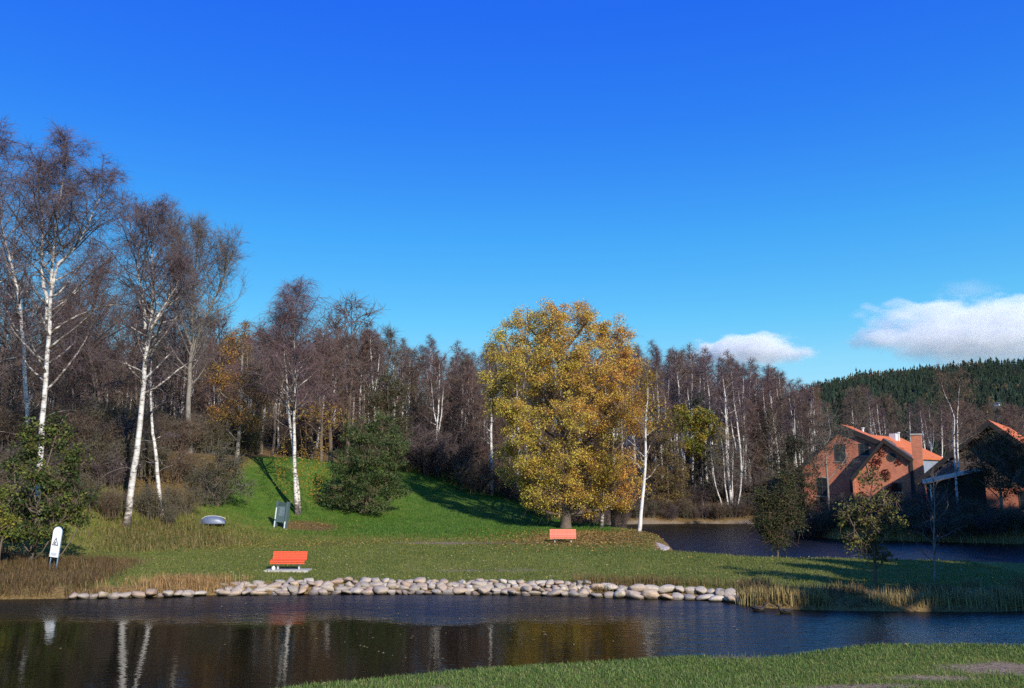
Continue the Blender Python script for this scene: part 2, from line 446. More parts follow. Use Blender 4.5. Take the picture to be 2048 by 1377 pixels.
# ------------------------------------------------------------------ trees
PURPLE = np.array([.100, .070, .075]); BROWN = np.array([.12, .075, .05]); GREYT = np.array([.13, .11, .095])
def unit(v): return v / (np.linalg.norm(v, axis=-1, keepdims=True) + 1e-9)
def spline(P, n):
    P = np.asarray(P, float); m = len(P)
    t = np.linspace(0, m - 1, n); out = np.zeros((n, 3))
    for k, tt in enumerate(t):
        i = min(int(tt), m - 2); f = tt - i
        p0, p1, p2, p3 = P[max(i - 1, 0)], P[i], P[i + 1], P[min(i + 2, m - 1)]
        out[k] = .5 * ((2 * p1) + (-p0 + p2) * f + (2 * p0 - 5 * p1 + 4 * p2 - p3) * f * f + (-p0 + 3 * p1 - 3 * p2 + p3) * f ** 3)
    return out
def bare_tree(name, seed, stems, H, r0, spread, base=.32, nl=34, ns=11, nt_=14, tw=.016, tl=1.15, droop=.55, up=.9, tcol=PURPLE,
              bark=None, white=.60, shape='birch', leafcol=None, nleaf=0, leafz=(0, 1), lsize=.09, dead=0, k=7):
    """a leafless tree: stems = list of local 3-D control points from the root up. Returns an Empty with trunk and crown."""
    rng = rngf(seed); bark = bark or M_birch
    p_ = [tuple(v) for v in stems[0]['p']]; p_[0] = (p_[0][0], p_[0][1], min(p_[0][2], -.3)); stems[0]['p'] = p_
    tr, cr = MB(), MB()
    subsP, subsD, subsL = [], [], []
    def oldbark(z, r):   # rough dark bark at the foot and on thin wood
        return np.stack([np.clip(.95 - white + .8 * np.clip(1 - z / (.05 * H), 0, 1) + .5 * np.clip(.05 - r, 0, .05) / .05, 0, 1.1)] * 3, -1)
    def addtube(P, r, white_ok=True, kk=5):
        if white_ok and r[0] > .034:
            c = np.repeat(np.clip(oldbark(P[:, 2], r) + .30, 0, 1.1), kk, axis=0)
            T = MB(); T.tube(P, r, kk, cap=False); tr.add(T.V[0], T.Fs[0], c)
        else: cr.tube(P, r, 3, tcol * 1.0, cap=False)
    tot = sum(s.get('w', 1) for s in stems)
    for st in stems:
        P = spline(st['p'], 22); P[1:, :2] += np.cumsum(rng.normal(0, .035, (21, 2)), 0) * (H / 18)
        L_ = np.concatenate([[0], np.cumsum(np.linalg.norm(np.diff(P, axis=0), axis=1))]); u = L_ / L_[-1]
        rr = st.get('r', r0) * (1 - u) ** .8 + .012
        if st.get('foot', True): rr *= 1 + .55 * np.exp(-L_ / .45)
        c = np.repeat(oldbark(P[:, 2], rr), k, axis=0)
        T = MB(); T.tube(P, rr, k, cap=False); tr.add(T.V[0], T.Fs[0], c)
        n = int(nl * st.get('w', 1)); b0 = st.get('base', base)
        for i in range(n):
            f = b0 + (1 - b0) * ((i + rng.uniform(0, .9)) / n) ** .9
            f = min(f, .985)
            p = np.array([np.interp(f, u, P[:, a]) for a in range(3)]); r = float(np.interp(f, u, rr))
            az = i * 2.4 + rng.uniform(-.5, .5); g_ = (f - b0) / (1 - b0)
            if shape == 'birch': prof = (.45 + .75 * math.sin(math.pi * min(1, .22 + g_ * .78) ** .85)) * (1 - .30 * g_)
            elif shape == 'column': prof = .75 * (1 - .6 * g_)
            else: prof = (.6 + .5 * math.sin(math.pi * g_)) * (1 - .35 * g_)
            ln = spread * prof * rng.uniform(.7, 1.2) * st.get('spread', 1)
            el = R(28 + 40 * g_ + rng.uniform(-12, 14)) * up
            d = np.array([math.cos(az) * math.cos(el), math.sin(az) * math.cos(el), math.sin(el)])
            m = 7; pts = [p]; dd = d.copy()
            for j in range(m - 1):
                dd = unit(dd + rng.normal(0, .13, 3) + np.array([0, 0, .10 if j < 3 else -.10 * droop * 2]))
                pts.append(pts[-1] + dd * ln / (m - 1))
            pts = np.array(pts); lr = min(r * .55, .010 + ln * .012) * (1 - np.linspace(0, 1, m)) ** .7 + .007
            addtube(pts, lr)
            for q_ in range(ns):
                s = .18 + .82 * (q_ + rng.uniform(0, 1)) / ns; jx = s * (m - 1); a0 = int(min(jx, m - 2)); ff = jx - a0
                bp = pts[a0] * (1 - ff) + pts[a0 + 1] * ff; bd = unit(pts[a0 + 1] - pts[a0])
                sd = unit(bd * .8 + rng.normal(0, .75, 3) + np.array([0, 0, .25]))
                subsP.append(bp); subsD.append(sd); subsL.append(ln * rng.uniform(.22, .42) * (1.15 - .5 * s) + .25)
        subsP.append(P[-1]); subsD.append(np.array([0, 0, 1.])); subsL.append(.8)
    for i in range(dead):                                   # dead lower limbs, grey and twigless
        st = stems[0]; P = spline(st['p'], 22); f = rng.uniform(.14, .42); p = P[int(f * 21)]
        az = rng.uniform(0, 6.28); d = np.array([math.cos(az), math.sin(az) * .6, rng.uniform(-.15, .25)]); pts = [p]
        for j in range(5): d = unit(d + rng.normal(0, .28, 3)); pts.append(pts[-1] + d * rng.uniform(.3, .6))
        tr.tube(np.array(pts), np.linspace(.035, .008, 6), 4, (.75, .75, .75), cap=False)
    SP, SD, SL = np.array(subsP), unit(np.array(subsD)), np.array(subsL)
    # side branches: ribbons of 4 points, bending over at the end
    n = len(SP)
    t = np.linspace(0, 1, 4)[None, :, None]
    B = SP[:, None] + SD[:, None] * SL[:, None, None] * t; B[:, :, 2] -= droop * .35 * SL[:, None] * (t[..., 0] ** 2)
    B[:, 1:] += rng.normal(0, .05, (n, 3, 3)) * SL[:, None, None]
    cr.ribbons(B, tw * 1.7, rng, np.repeat((tcol * rng.uniform(.8, 1.2, (n, 1))), 1, axis=0))
    # twigs
    k_ = nt_; idx = np.repeat(np.arange(n), k_); s = rng.uniform(.15, 1, n * k_)
    j = np.minimum((s * 3).astype(int), 2); f = s * 3 - j
    p0 = B[idx, j] * (1 - f)[:, None] + B[idx, j + 1] * f[:, None]
    d = unit(SD[idx] * .55 + rng.normal(0, .6, (n * k_, 3)) + np.array([0, 0, .12]))
    ln = tl * rng.uniform(.35, 1.1, n * k_)
    t = np.linspace(0, 1, 3)[None, :, None]
    Tw = p0[:, None] + d[:, None] * ln[:, None, None] * t; Tw[:, :, 2] -= droop * ln[:, None] * (t[..., 0] ** 2) * .8
    cr.ribbons(Tw, tw, rng, tcol * rng.uniform(.7, 1.35, (n * k_, 1)))
    o = empty(name)
    tr.build('trunk', bark, o, True)
    cr.build('crown', M_twig, o)
    if nleaf:
        z = Tw[:, 2, 2] / H; ok = np.where((z > leafz[0]) & (z < leafz[1]))[0]
        pick = rng.choice(ok, nleaf); pp = Tw[pick, rng.integers(1, 3, nleaf)] + rng.normal(0, .08, (nleaf, 3))
        lc = np.array(leafcol)[rng.integers(0, len(leafcol), nleaf)] * rng.uniform(.7, 1.3, (nleaf, 1))
        lf = MB(); lf.leaves(pp, lsize, rng, lc); lf.build('foliage', M_leaf, o)
    return o
def leafy_tree(name, seed, trunk, blobs, nclump, nper, lsize, colf, r0=.3, bark=None, crad=.5, limbs=True, up=.3, twigs=6, tcol=BROWN, hollow=.5, stems=1):
    """a tree in leaf: trunk = control points; blobs = (x,y,z,rx,ry,rz) lobes of the crown, each reached by a limb"""
    rng = rngf(seed); tr, lf, tw = MB(), MB(), MB()
    P = spline(trunk, 16); u = np.linspace(0, 1, 16); rr = r0 * (1 - u) ** .7 + .03
    rr = rr * (1 + .5 * np.exp(-u * 16))
    tr.tube(P, rr, 9, cap=False)
    W = np.array([b[3] * b[4] * b[5] for b in blobs]) ** .67; W /= W.sum()
    cent, cb = [], []
    for bi, b in enumerate(blobs):
        c = np.array(b[:3]); rad = np.array(b[3:6])
        if limbs:
            z0 = np.clip(c[2] - np.hypot(c[0], c[1]) * .9 - rad[2] * .3, P[2, 2], P[-1, 2] * .95)
            s = np.array([np.interp(z0, P[:, 2], P[:, a]) for a in range(3)])
            mid = (s + c) / 2 + rng.normal(0, .25, 3) + np.array([0, 0, -.3])
            tr.tube(spline([s, mid, c, c + rng.normal(0, .4, 3) + np.array([0, 0, rad[2] * .5])], 9), np.linspace(r0 * .42, .025, 9), 6, cap=False)
        k = max(3, int(nclump * W[bi]))
        q = unit(rng.normal(size=(k, 3))) * (rng.uniform(hollow ** 2, 1, k) ** .5)[:, None]
        cc = c + q * rad
        for p in cc[:: 2]:
            e = c + (p - c) * .25 + rng.normal(0, .2, 3)
            tw.tube(np.array([e, (e + p) / 2 + rng.normal(0, .12, 3), p]), np.array([.03, .02, .008]), 3, tcol, cap=False)
        cent.append(cc); cb.append(np.full(k, bi))
    cc = np.concatenate(cent); n = len(cc)
    cc = cc[cc[:, 2] > .15]; n = len(cc)
    per = rng.poisson(nper, n); idx = np.repeat(np.arange(n), per)
    cr_ = crad * rng.uniform(.6, 1.35, n)
    off = unit(rng.normal(size=(len(idx), 3))) * (rng.uniform(0, 1, len(idx)) ** .45)[:, None] * cr_[idx][:, None]; off[:, 2] *= .8
    pp = cc[idx] + off; keep = pp[:, 2] > .1; pp, idx = pp[keep], idx[keep]
    tone = rng.uniform(0, 1, n)
    lf.leaves(pp, lsize, rng, colf(pp, tone[idx], rng), up=up)
    if twigs:
        m = n * twigs; ti = np.repeat(np.arange(n), twigs)
        d = unit(rng.normal(size=(m, 3)) + np.array([0, 0, .3])); ln = crad * rng.uniform(.8, 1.9, m)
        t = np.linspace(0, 1, 3)[None, :, None]
        A = cc[ti][:, None] + d[:, None] * ln[:, None, None] * t; A[:, :, 2] -= .12 * ln[:, None] * t[..., 0] ** 2
        tw.ribbons(A, .016, rng, tcol * rng.uniform(.7, 1.3, (m, 1)))
    o = empty(name)
    tr.build('trunk', bark or M_bark, o, True)
    cr = lf.build('crown', M_leaf, o)
    tw.build('branches', M_twig, cr)
    return o
def pal(cols, jitter=.25):
    cols = np.array(cols, float)
    def f(p, tone, rng):
        k = np.clip(tone * len(cols) + rng.normal(0, .45, len(p)), 0, len(cols) - 1).astype(int)
        return cols[k] * rng.uniform(1 - jitter, 1 + jitter, (len(p), 1))
    return f
def thicket(name, seed, w, d, h, nst=40, tcol=BROWN, tw=.016, nt_=26, leaf=None, nleaf=0, lsize=.09, lean=.35, bark=None, rs=.03):
    """a many-stemmed leafless shrub"""
    rng = rngf(seed); st, cr = MB(), MB(); allp = []
    for i in range(nst):
        a = rng.uniform(0, 6.28); rr = rng.uniform(0, 1) ** .5
        x, y = math.cos(a) * rr * w * .32, math.sin(a) * rr * d * .32
        hh = h * rng.uniform(.55, 1.0) * (1 - .35 * rr)
        ox, oy = math.cos(a) * w * .5 * rr * rng.uniform(.7, 1.2), math.sin(a) * d * .5 * rr
        P = spline([(x, y, -.1), (x + (ox - x) * .25, y + (oy - y) * .25, hh * .4), (ox, oy, hh * .8), (ox * 1.12, oy * 1.1, hh)], 8)
        P[1:] += rng.normal(0, .06, (7, 3))
        st.tube(P, np.linspace(rs, .007, 8), 4, tcol * 1.3, cap=False)
        k = nt_; s = rng.uniform(.2, 1, k) * 7; j = np.minimum(s.astype(int), 6); f = (s - j)[:, None]
        p0 = P[j] * (1 - f) + P[j + 1] * f
        dd = unit(rng.normal(0, .7, (k, 3)) + np.array([ox * .12, oy * .12, .7])); ln = h * .2 * rng.uniform(.4, 1.2, k)
        t = np.linspace(0, 1, 3)[None, :, None]
        A = p0[:, None] + dd[:, None] * ln[:, None, None] * t
        A[:, 1] += rng.normal(0, .05, (k, 3)); allp.append(A)
    A = np.concatenate(allp); n = len(A)
    cr.ribbons(A, tw, rng, tcol * rng.uniform(.65, 1.35, (n, 1)))
    # finer twigs off those
    k2 = 3; idx = np.repeat(np.arange(n), k2); p0 = A[idx, rng.integers(1, 3, n * k2)]
    dd = unit(rng.normal(0, .8, (n * k2, 3)) + np.array([0, 0, .4])); ln = h * .1 * rng.uniform(.5, 1.3, n * k2)
    B = p0[:, None] + dd[:, None] * ln[:, None, None] * np.linspace(0, 1, 2)[None, :, None]
    cr.ribbons(B, tw * .8, rng, tcol * rng.uniform(.65, 1.35, (n * k2, 1)))
    o = empty(name); st.build('stems', bark or M_twig, o); cr.build('twigs', M_twig, o)
    if nleaf:
        pp = B[rng.integers(0, len(B), nleaf), 1] + rng.normal(0, .06, (nleaf, 3))
        lc = np.array(leaf)[rng.integers(0, len(leaf), nleaf)] * rng.uniform(.7, 1.3, (nleaf, 1))
        lf = MB(); lf.leaves(pp, lsize, rng, lc); lf.build('foliage', M_leaf, o)
    return o
def spruce_geo(rng, h, r, layers, seg, mb, tcol):
    """whorls of drooping boughs round a stem"""
    zs = np.linspace(.12, 1, layers)
    for i, z in enumerate(zs):
        rad = r * (1 - z) ** .85 + .06 * r; a0 = rng.uniform(0, 6.28)
        a = a0 + np.arange(seg) * 2 * math.pi / seg; jit = rng.uniform(.65, 1.2, seg)
        outer = np.stack([np.cos(a) * rad * jit, np.sin(a) * rad * jit, np.full(seg, z * h - .09 * h * (1 - z) - .02 * h) + rng.normal(0, .01 * h, seg)], 1)
        inner = np.stack([np.cos(a + math.pi / seg) * rad * .35, np.sin(a + math.pi / seg) * rad * .35, np.full(seg, z * h - .015 * h)], 1)
        top = np.array([[0, 0, min(h, z * h + 1.15 * h / layers)]])
        V = np.concatenate([outer, inner, top]); n = seg
        Fc = [(j, n + j, 2 * n) for j in range(n)] + [(n + j, (j + 1) % n, 2 * n) for j in range(n)]
        mb.add(V, np.array(Fc), tcol * rng.uniform(.75, 1.25))
# ------------------------------------------------------------------ the tall trees one can tell apart
def local(base, pts):
    """pixels of a stem at the tree's own distance -> control points in its own space"""
    out = []
    for p in pts:
        v = at_y(p[0], p[1], base.y + (p[2] if len(p) > 2 else 0)) - base
        out.append((v.x, v.y, v.z))
    return out
def place(o, b, label, cat, group=None):
    o.location = b; return tag(o, label, cat, group)

# far-left tall birch, forked half-way
b = at_y(72, 1040, 50); b.z = gzf(b.x, b.y)
main = [(72, 1046), (78, 930), (84, 800), (91, 680), (98, 590), (112, 480), (126, 375), (138, 300)]
forkl = [(94, 620), (86, 530), (89, 430), (83, 365), (80, 335)]
forkr = [(93, 640), (118, 545), (160, 490), (205, 380), (215, 360)]
o = bare_tree('birch_tree', 11, [dict(p=local(b, main), base=.36), dict(p=local(b, forkl), r=.10, w=.5, base=.25, foot=False, spread=.8),
    dict(p=local(b, forkr), r=.09, w=.5, base=.3, foot=False, spread=.8)], 23, .18, 4.6, nl=40, ns=12, nt_=17, tl=1.1, tw=.015, droop=.5, dead=5)
place(o, b, 'tallest bare birch, its white trunk forked into three high stems above a green-leaved shrub', 'tree')
# birch cut by the picture's edge
b = on(58, 64)
o = bare_tree('birch_tree', 12, [dict(p=local(b, [(58, 930), (48, 760), (40, 620), (8, 480), (-8, 380), (-10, 285)]), base=.3)], 26, .17, 5.6, nl=46, ns=12, nt_=15, tw=.018, droop=.6)
place(o, b, 'slim bare birch with one thin bright white trunk leaning left behind the tallest birch', 'tree')
b = on(-75, 58)
o = bare_tree('birch_tree', 15, [dict(p=local(b, [(-75, 1000), (-80, 700), (-70, 420), (-75, 290)]), base=.25)], 25, .2, 4.6, nl=36, ns=9, nt_=11, tw=.018)
place(o, b, 'bare birch beyond the slim leaning birch, only its branch tips reaching into view', 'tree')
# leaning white birch
b = hit(255, 1053)
main = [(253, 1056), (264, 940), (274, 850), (284, 730), (291, 640), (292, 520), (293, 465), (302, 428)]
fk = [(288, 700), (312, 640), (340, 585), (352, 560)]
o = bare_tree('birch_tree', 13, [dict(p=local(b, main), base=.4), dict(p=local(b, fk), r=.11, w=.5, base=.3, foot=False),
    dict(p=local(b, [(290, 660), (276, 560), (274, 500), (262, 450)]), r=.09, w=.45, base=.3, foot=False)], 21, .215, 4.6, nl=42, ns=12, nt_=16, dead=7, tl=1.0)
place(o, b, 'big bare birch with thick bright white lower trunk leaning right, in tall dry grass', 'tree')
b = hit(326, 1037)
o = bare_tree('birch_tree', 14, [dict(p=local(b, [(326, 1040), (317, 960), (308, 890), (302, 830), (300, 760), (305, 690)]), base=.45)], 11, .15, 1.6, nl=12, ns=6, nt_=9, dead=6)
place(o, b, 'short slender birch leaning left beside the thick leaning birch', 'tree')
# grey leafless broadleaf behind them
b = on(382, 72)
o = bare_tree('leafless_tree', 21, [dict(p=local(b, [(382, 960), (378, 820), (384, 700), (384, 600), (392, 520), (396, 475)]), base=.36),
    dict(p=local(b, [(380, 720), (410, 640), (440, 570), (452, 520)]), r=.13, w=.6, base=.25, foot=False), dict(p=local(b, [(382, 690), (352, 600), (346, 520), (340, 470)]), r=.12, w=.6, base=.25, foot=False)],
    20, .25, 4.8, nl=40, ns=12, nt_=16, tcol=np.array([.11, .088, .075]), bark=M_greybark, shape='round', droop=-.15, up=1.1, tl=.95)
place(o, b, 'leafless grey-barked tree with upswept fan of twigs behind the leaning birch', 'tree')
b = on(225, 68)
o = bare_tree('leafless_tree', 22, [dict(p=local(b, [(200, 960), (190, 800), (178, 700), (185, 620), (200, 540)]), base=.35)], 17, .2, 5.4, nl=42, ns=12, nt_=16, tl=1.2,
    tcol=np.array([.12, .072, .06]), bark=M_bark, shape='round', droop=.3)
place(o, b, 'dark reddish leafless tree filling the gap between the two big white birches', 'tree')
b = on(150, 74)
o = bare_tree('leafless_tree', 23, [dict(p=local(b, [(130, 940), (128, 800), (140, 700), (135, 600)]), base=.3)], 15, .2, 5.4, nl=38, ns=12, nt_=15,
    tcol=np.array([.11, .075, .06]), bark=M_bark, shape='round', droop=.2)
place(o, b, 'leafless dark tree in the wood just behind the tallest birch', 'tree')
# birch on the lawn
b = hit(592, 1029)
o = bare_tree('birch_tree', 31, [dict(p=local(b, [(596, 1032), (589, 960), (584, 860), (587, 760), (586, 660), (588, 620), (592, 592)]), base=.42),
    dict(p=local(b, [(600, 1030, .5), (588, 930, .4), (577, 850), (570, 760), (562, 690), (560, 640)]), r=.15, w=.6, base=.5, foot=False)], 19, .165, 5.0, nl=40, ns=12, nt_=17, tl=1.2,
    droop=.8, tcol=np.array([.13, .08, .085]), leafcol=[(.42, .25, .03), (.33, .24, .04), (.4, .2, .03)], nleaf=900, leafz=(.1, .42), lsize=.13, dead=2)
place(o, b, 'twin-trunked birch standing alone on the lawn beside the grey-green board', 'tree')
# the long hanging tresses of yellow leaves on it
rng = rngf(32); tw_, lf = MB(), MB()
for (px, y0, y1) in ((568, 880, 990), (612, 860, 985), (622, 930, 1000), (640, 880, 960), (648, 860, 960), (604, 900, 960), (552, 900, 975), (632, 900, 1010)):
    p0 = at_y(px, y0, b.y - .6) - b; p1 = at_y(px + rng.normal(0, 3), y1, b.y - .8) - b
    c = np.array([(p0.x * .25, p0.y * .2, p0.z + 1.6), tuple(p0), tuple(p1)])
    tw_.tube(spline(c, 10), np.linspace(.02, .004, 10), 3, BROWN, cap=False)
    n = 150; f = rng.uniform(0, 1, n)[:, None]; pp = np.array(p0)[None] * (1 - f) + np.array(p1)[None] * f + rng.normal(0, 1, (n, 3)) * np.array([.2, .2, .12])
    lf.leaves(pp, .12, rng, np.array([(.45, .27, .03), (.36, .27, .04), (.40, .20, .03)])[rng.integers(0, 3, n)] * rng.uniform(.7, 1.2, (n, 1)))
s_ = lf.build('hanging_leaves', M_leaf, o); tw_.build('hanging_twigs', M_twig, s_)

# the big yellow tree
b = hit(1131, 1058)
S = b.y / F
bl = []
def lobe(px, py, rpx, dy=0, rz=1.0):
    v = at_y(px, py, b.y + dy) - b; r = rpx * S; bl.append((v.x, v.y, v.z, r, r * .95, r * rz))
for a in [(1010, 690, 46, 0), (1060, 655, 46, 1), (1110, 640, 44, -1), (1170, 650, 48, 0), (1230, 680, 46, .5), (1255, 730, 40, 0), (1000, 760, 40, -.5), (1050, 740, 50, -2), (1120, 720, 58, -2.2),
          (1190, 735, 58, -1.5), (1250, 800, 42, 0), (1010, 830, 44, -1), (1060, 850, 46, -2.5), (1215, 840, 48, -2), (1140, 830, 46, -3), (1272, 850, 34, -.5), (985, 800, 24, 0), (1060, 930, 44, -1.5),
          (1130, 920, 46, -2.4), (1210, 930, 46, -1), (1255, 930, 34, .5), (1090, 985, 36, -1.2), (1160, 985, 34, -.8), (1225, 990, 36, .5), (1020, 905, 30, 0), (1065, 1000, 26, 0), (1100, 690, 50, 2.5), (1180, 790, 55, 3), (1090, 800, 50, 3), (1150, 900, 48, 2.5), (1048, 962, 30, .3), (1100, 1016, 24, .2), (1182, 1014, 26, .3), (1240, 1008, 24, .6), (1268, 975, 24, .6), (1012, 955, 20, .5)]: lobe(*a)
def yellow(p, tone, rng):
    z = p[:, 2] / 18; x = p[:, 0] / 6.5
    o_ = np.clip(.30 + .33 * x + .30 * (z - .5) + (tone - .5) * .95 + rng.normal(0, .17, len(p)), 0, 1)[:, None]
    g_ = np.clip(.62 - .25 * x - .15 * (z - .5) + (rng.uniform(0, 1, len(p)) - .5) * .8, 0, 1)[:, None]
    c = np.array([.80, .57, .10]) * (1 - o_) + np.array([.80, .37, .075]) * o_
    c = c * (1 - .55 * g_ * (1 - o_)) + np.array([.46, .50, .07]) * .55 * g_ * (1 - o_)
    dull = (rng.uniform(0, 1, len(p)) < .22)[:, None]; c = np.where(dull, np.array([.32, .19, .07]), c)
    return c * rng.uniform(.62, 1.22, (len(p), 1))
o = leafy_tree('yellow_tree', 41, [(0, 0, -.2), (.05, 0, 2), (-.05, .1, 5), (.1, 0, 9), (.0, .1, 13), (.1, 0, 15.5)], bl, 1040, 140, .13, yellow, r0=.37, crad=.66, twigs=12, hollow=.3, tcol=np.array([.12, .085, .075]))
place(o, b, 'large broad tree in golden yellow and orange autumn leaf on the point', 'tree')

# white birch leaning at the water's edge
b = hit(1278, 1066)
o = bare_tree('birch_tree', 42, [dict(p=local(b, [(1277, 1068), (1284, 1010), (1290, 930), (1289, 850), (1292, 790), (1290, 740)]), base=.3)], 12, .135, 2.0, nl=22, ns=7, nt_=9, tcol=BROWN, white=.9,
    leafcol=[(.42, .30, .03), (.40, .22, .03)], nleaf=1500, leafz=(.62, 1), lsize=.15)
place(o, b, 'thin white birch leaning at the water edge beside the big yellow tree', 'tree')
# two birches behind the yellow tree on the slope
for px, py, sd, top, lab in ((984, 991, 43, 700, 'white birch with bare spreading limbs on the green slope left of the yellow tree'), (1032, 993, 44, 730, 'white birch on the green slope half hidden by the yellow crown')):
    b = hit(px, py)
    o = bare_tree('birch_tree', sd, [dict(p=local(b, [(px, py + 2), (px + (0 if sd == 43 else 4), 900), (px + 1, 800), (px, top)]), base=.3)], 14, .17, 2.6, nl=24, ns=8, nt_=10, dead=6, tcol=BROWN)
    place(o, b, lab, 'tree')
# three smaller trunks under the yellow tree's right side
for px, Y, sd, lean, lab in ((1203, 71.8, 45, 3, 'slender dark-footed birch right of the big yellow trunk'), (1228, 73, 46, -4, 'small dark tree leaning beside the slender dark-footed birch')):
    b = on(px, Y)
    o = bare_tree('birch_tree' if sd == 45 else 'leafless_tree', sd, [dict(p=local(b, [(px, 1062), (px + lean, 1000), (px + lean * 2, 900), (px + 4, 800)]), base=.2)], 10, .15, 2.4, nl=20, ns=8, nt_=9, tcol=BROWN,
        bark=M_birch if sd == 45 else M_bark, white=.45, leafcol=[(.30, .2, .03), (.25, .14, .03)], nleaf=1700, leafz=(.15, 1), lsize=.14)
    place(o, b, lab, 'tree')

# ------------------------------------------------------------------ leafy shrubs and small trees
GREEN = [(.035, .062, .018), (.052, .088, .025), (.075, .115, .034), (.12, .15, .05)]
b = hit(722, 1027); S = b.y / F; bl = []
for a in [(690, 985, 40, 0), (740, 990, 46, -1), (770, 960, 40, 0), (700, 930, 44, 0), (745, 915, 46, -.6), (790, 900, 36, .4), (720, 870, 38, .5), (765, 860, 36, 1), (672, 1000, 26, 0), (790, 985, 24, .3)]: lobe(*a)
o = leafy_tree('willow_shrub', 51, [(0, 0, -.2), (.1, 0, 1.5), (.2, 0, 4)], bl, 420, 62, .15, pal(GREEN), r0=.16, crad=.5, twigs=5, hollow=.4)
place(o, b, 'large rounded dark green shrub in full leaf on the lawn', 'shrub')
b = on(770, 80); S = b.y / F; bl = []
for a in [(740, 870, 40, 0), (790, 860, 40, 0), (770, 810, 40, .5), (800, 790, 28, 0), (745, 800, 30, 0), (775, 765, 26, 0)]: lobe(*a)
o = leafy_tree('willow_tree', 52, [(0, 0, -.2), (.1, 0, 3), (.2, 0, 8)], bl, 230, 34, .16, pal([(.04, .05, .022), (.055, .068, .026), (.07, .08, .03), (.10, .09, .03)]), r0=.16, crad=.6, twigs=12, hollow=.3)
place(o, b, 'dull olive-green tree with thin crown rising behind the large green shrub', 'tree')
b = on(70, 45.5); S = b.y / F; bl = []
for a in [(60, 900, 34, 0), (110, 880, 32, 0), (150, 920, 30, 0), (80, 950, 34, -.4), (120, 850, 20, 0), (30, 930, 26, 0), (100, 1000, 30, 0), (50, 1000, 28, 0), (135, 960, 26, .4), (60, 860, 20, 0), (60, 1045, 32, .3), (110, 1050, 28, .3), (155, 1000, 28, .5), (15, 1000, 28, .3), (165, 1035, 22, .6), (20, 1045, 24, .3), (70, 1062, 26, -.8), (38, 1070, 22, -.7), (104, 1066, 20, -.6)]: lobe(*a)
o = leafy_tree('maple_shrub', 53, [(0, 0, -.2), (.1, 0, 1.2), (.2, 0, 2.8)], bl, 330, 26, .18, pal([(.035, .06, .014), (.055, .085, .018), (.08, .115, .022), (.15, .16, .03)]), r0=.12, crad=.42, twigs=5, hollow=.3)
place(o, b, 'broad-leaved green shrub below the tallest birch, behind the white warning sign', 'shrub')
b = on(8, 43); S = b.y / F; bl = []
for a in [(0, 1030, 26, 0), (18, 1060, 24, 0), (-20, 1050, 30, 0), (-10, 990, 22, 0)]: lobe(*a)
o = leafy_tree('leafy_shrub', 54, [(0, 0, -.2), (0, 0, .8), (.1, 0, 1.6)], bl, 90, 34, .14, pal([(.09, .13, .02), (.15, .18, .025), (.24, .22, .03)]), r0=.06, crad=.36, hollow=.2)
place(o, b, 'low yellow-green shrub in the brown grass left of the white warning sign', 'shrub')
b = on(436, 66); S = b.y / F; bl = []
for a in [(410, 960, 30, 0), (450, 950, 36, 0), (480, 975, 28, 0), (430, 990, 28, -.5), (400, 1000, 22, 0), (440, 915, 30, 0), (475, 930, 22, 0)]: lobe(*a)
o = leafy_tree('olive_shrub', 55, [(0, 0, -.2), (.1, 0, 1.5), (.2, 0, 2.6)], bl, 170, 30, .12, pal([(.045, .052, .022), (.065, .07, .03), (.10, .095, .03)]), r0=.1, crad=.5, twigs=14, tcol=GREYT, hollow=.25)
place(o, b, 'dusky olive shrub with grey twigs on the slope above the upturned boat', 'shrub')
b = on(470, 76); S = b.y / F; bl = []
for a in [(470, 700, 34, 0), (440, 760, 32, 0), (500, 760, 34, 0), (460, 820, 34, 0), (500, 840, 28, 0), (430, 840, 24, 0), (490, 660, 22, 0), (520, 800, 24, 0)]: lobe(*a)
o = leafy_tree('orange_tree', 56, [(0, 0, -.2), (.1, 0, 5), (.0, .1, 9), (.2, 0, 12)], bl, 190, 30, .17, pal([(.42, .19, .045), (.46, .24, .05), (.36, .22, .05), (.26, .19, .05)]), r0=.14, bark=M_greybark, crad=.6, twigs=12, hollow=.2)
place(o, b, 'thin tree with scattered orange leaves between the grey leafless tree and the lawn birch', 'tree')
b = on(485, 78); S = b.y / F; bl = []
for a in [(470, 885, 30, 0), (505, 890, 28, 0), (440, 880, 26, 0), (490, 850, 22, 0)]: lobe(*a)
o = leafy_tree('olive_shrub', 57, [(0, 0, -.2), (.1, 0, 1.5), (.2, 0, 2.6)], bl, 110, 26, .15, pal([(.10, .11, .025), (.15, .14, .03), (.17, .12, .03)]), r0=.08, crad=.5, twigs=10, hollow=.2)
place(o, b, 'yellowing shrub under the thin orange tree at the edge of the wood', 'shrub')
# right of the yellow tree, along the far pond
def leafy(px, Y, lobes, seed, name, pl, ncl, nper, ls, label, cat='shrub', r0=.1, tw=8, hol=.25, tc=BROWN, bark=None, crad=.55):
    global b, S, bl
    b = on(px, Y); S = b.y / F; bl = []
    for a in lobes: lobe(*a)
    zt = max(v[2] for v in bl)
    o = leafy_tree(name, seed, [(0, 0, -.2), (.1, 0, zt * .35), (.0, 0, zt * .85)], bl, ncl, nper, ls, pal(pl), r0=r0, crad=crad, twigs=tw, hollow=hol, tcol=tc, bark=bark)
    return place(o, b, label, cat)
leafy(1405, 102, [(1370, 850, 28), (1405, 840, 30), (1430, 870, 26), (1390, 890, 28), (1420, 910, 24), (1360, 830, 20)], 61, 'lime_tree', [(.16, .18, .03), (.28, .25, .03), (.42, .28, .03), (.15, .15, .025)], 170, 60, .22,
      'small tree with yellow-green leaves across the far pond', 'tree', .12)
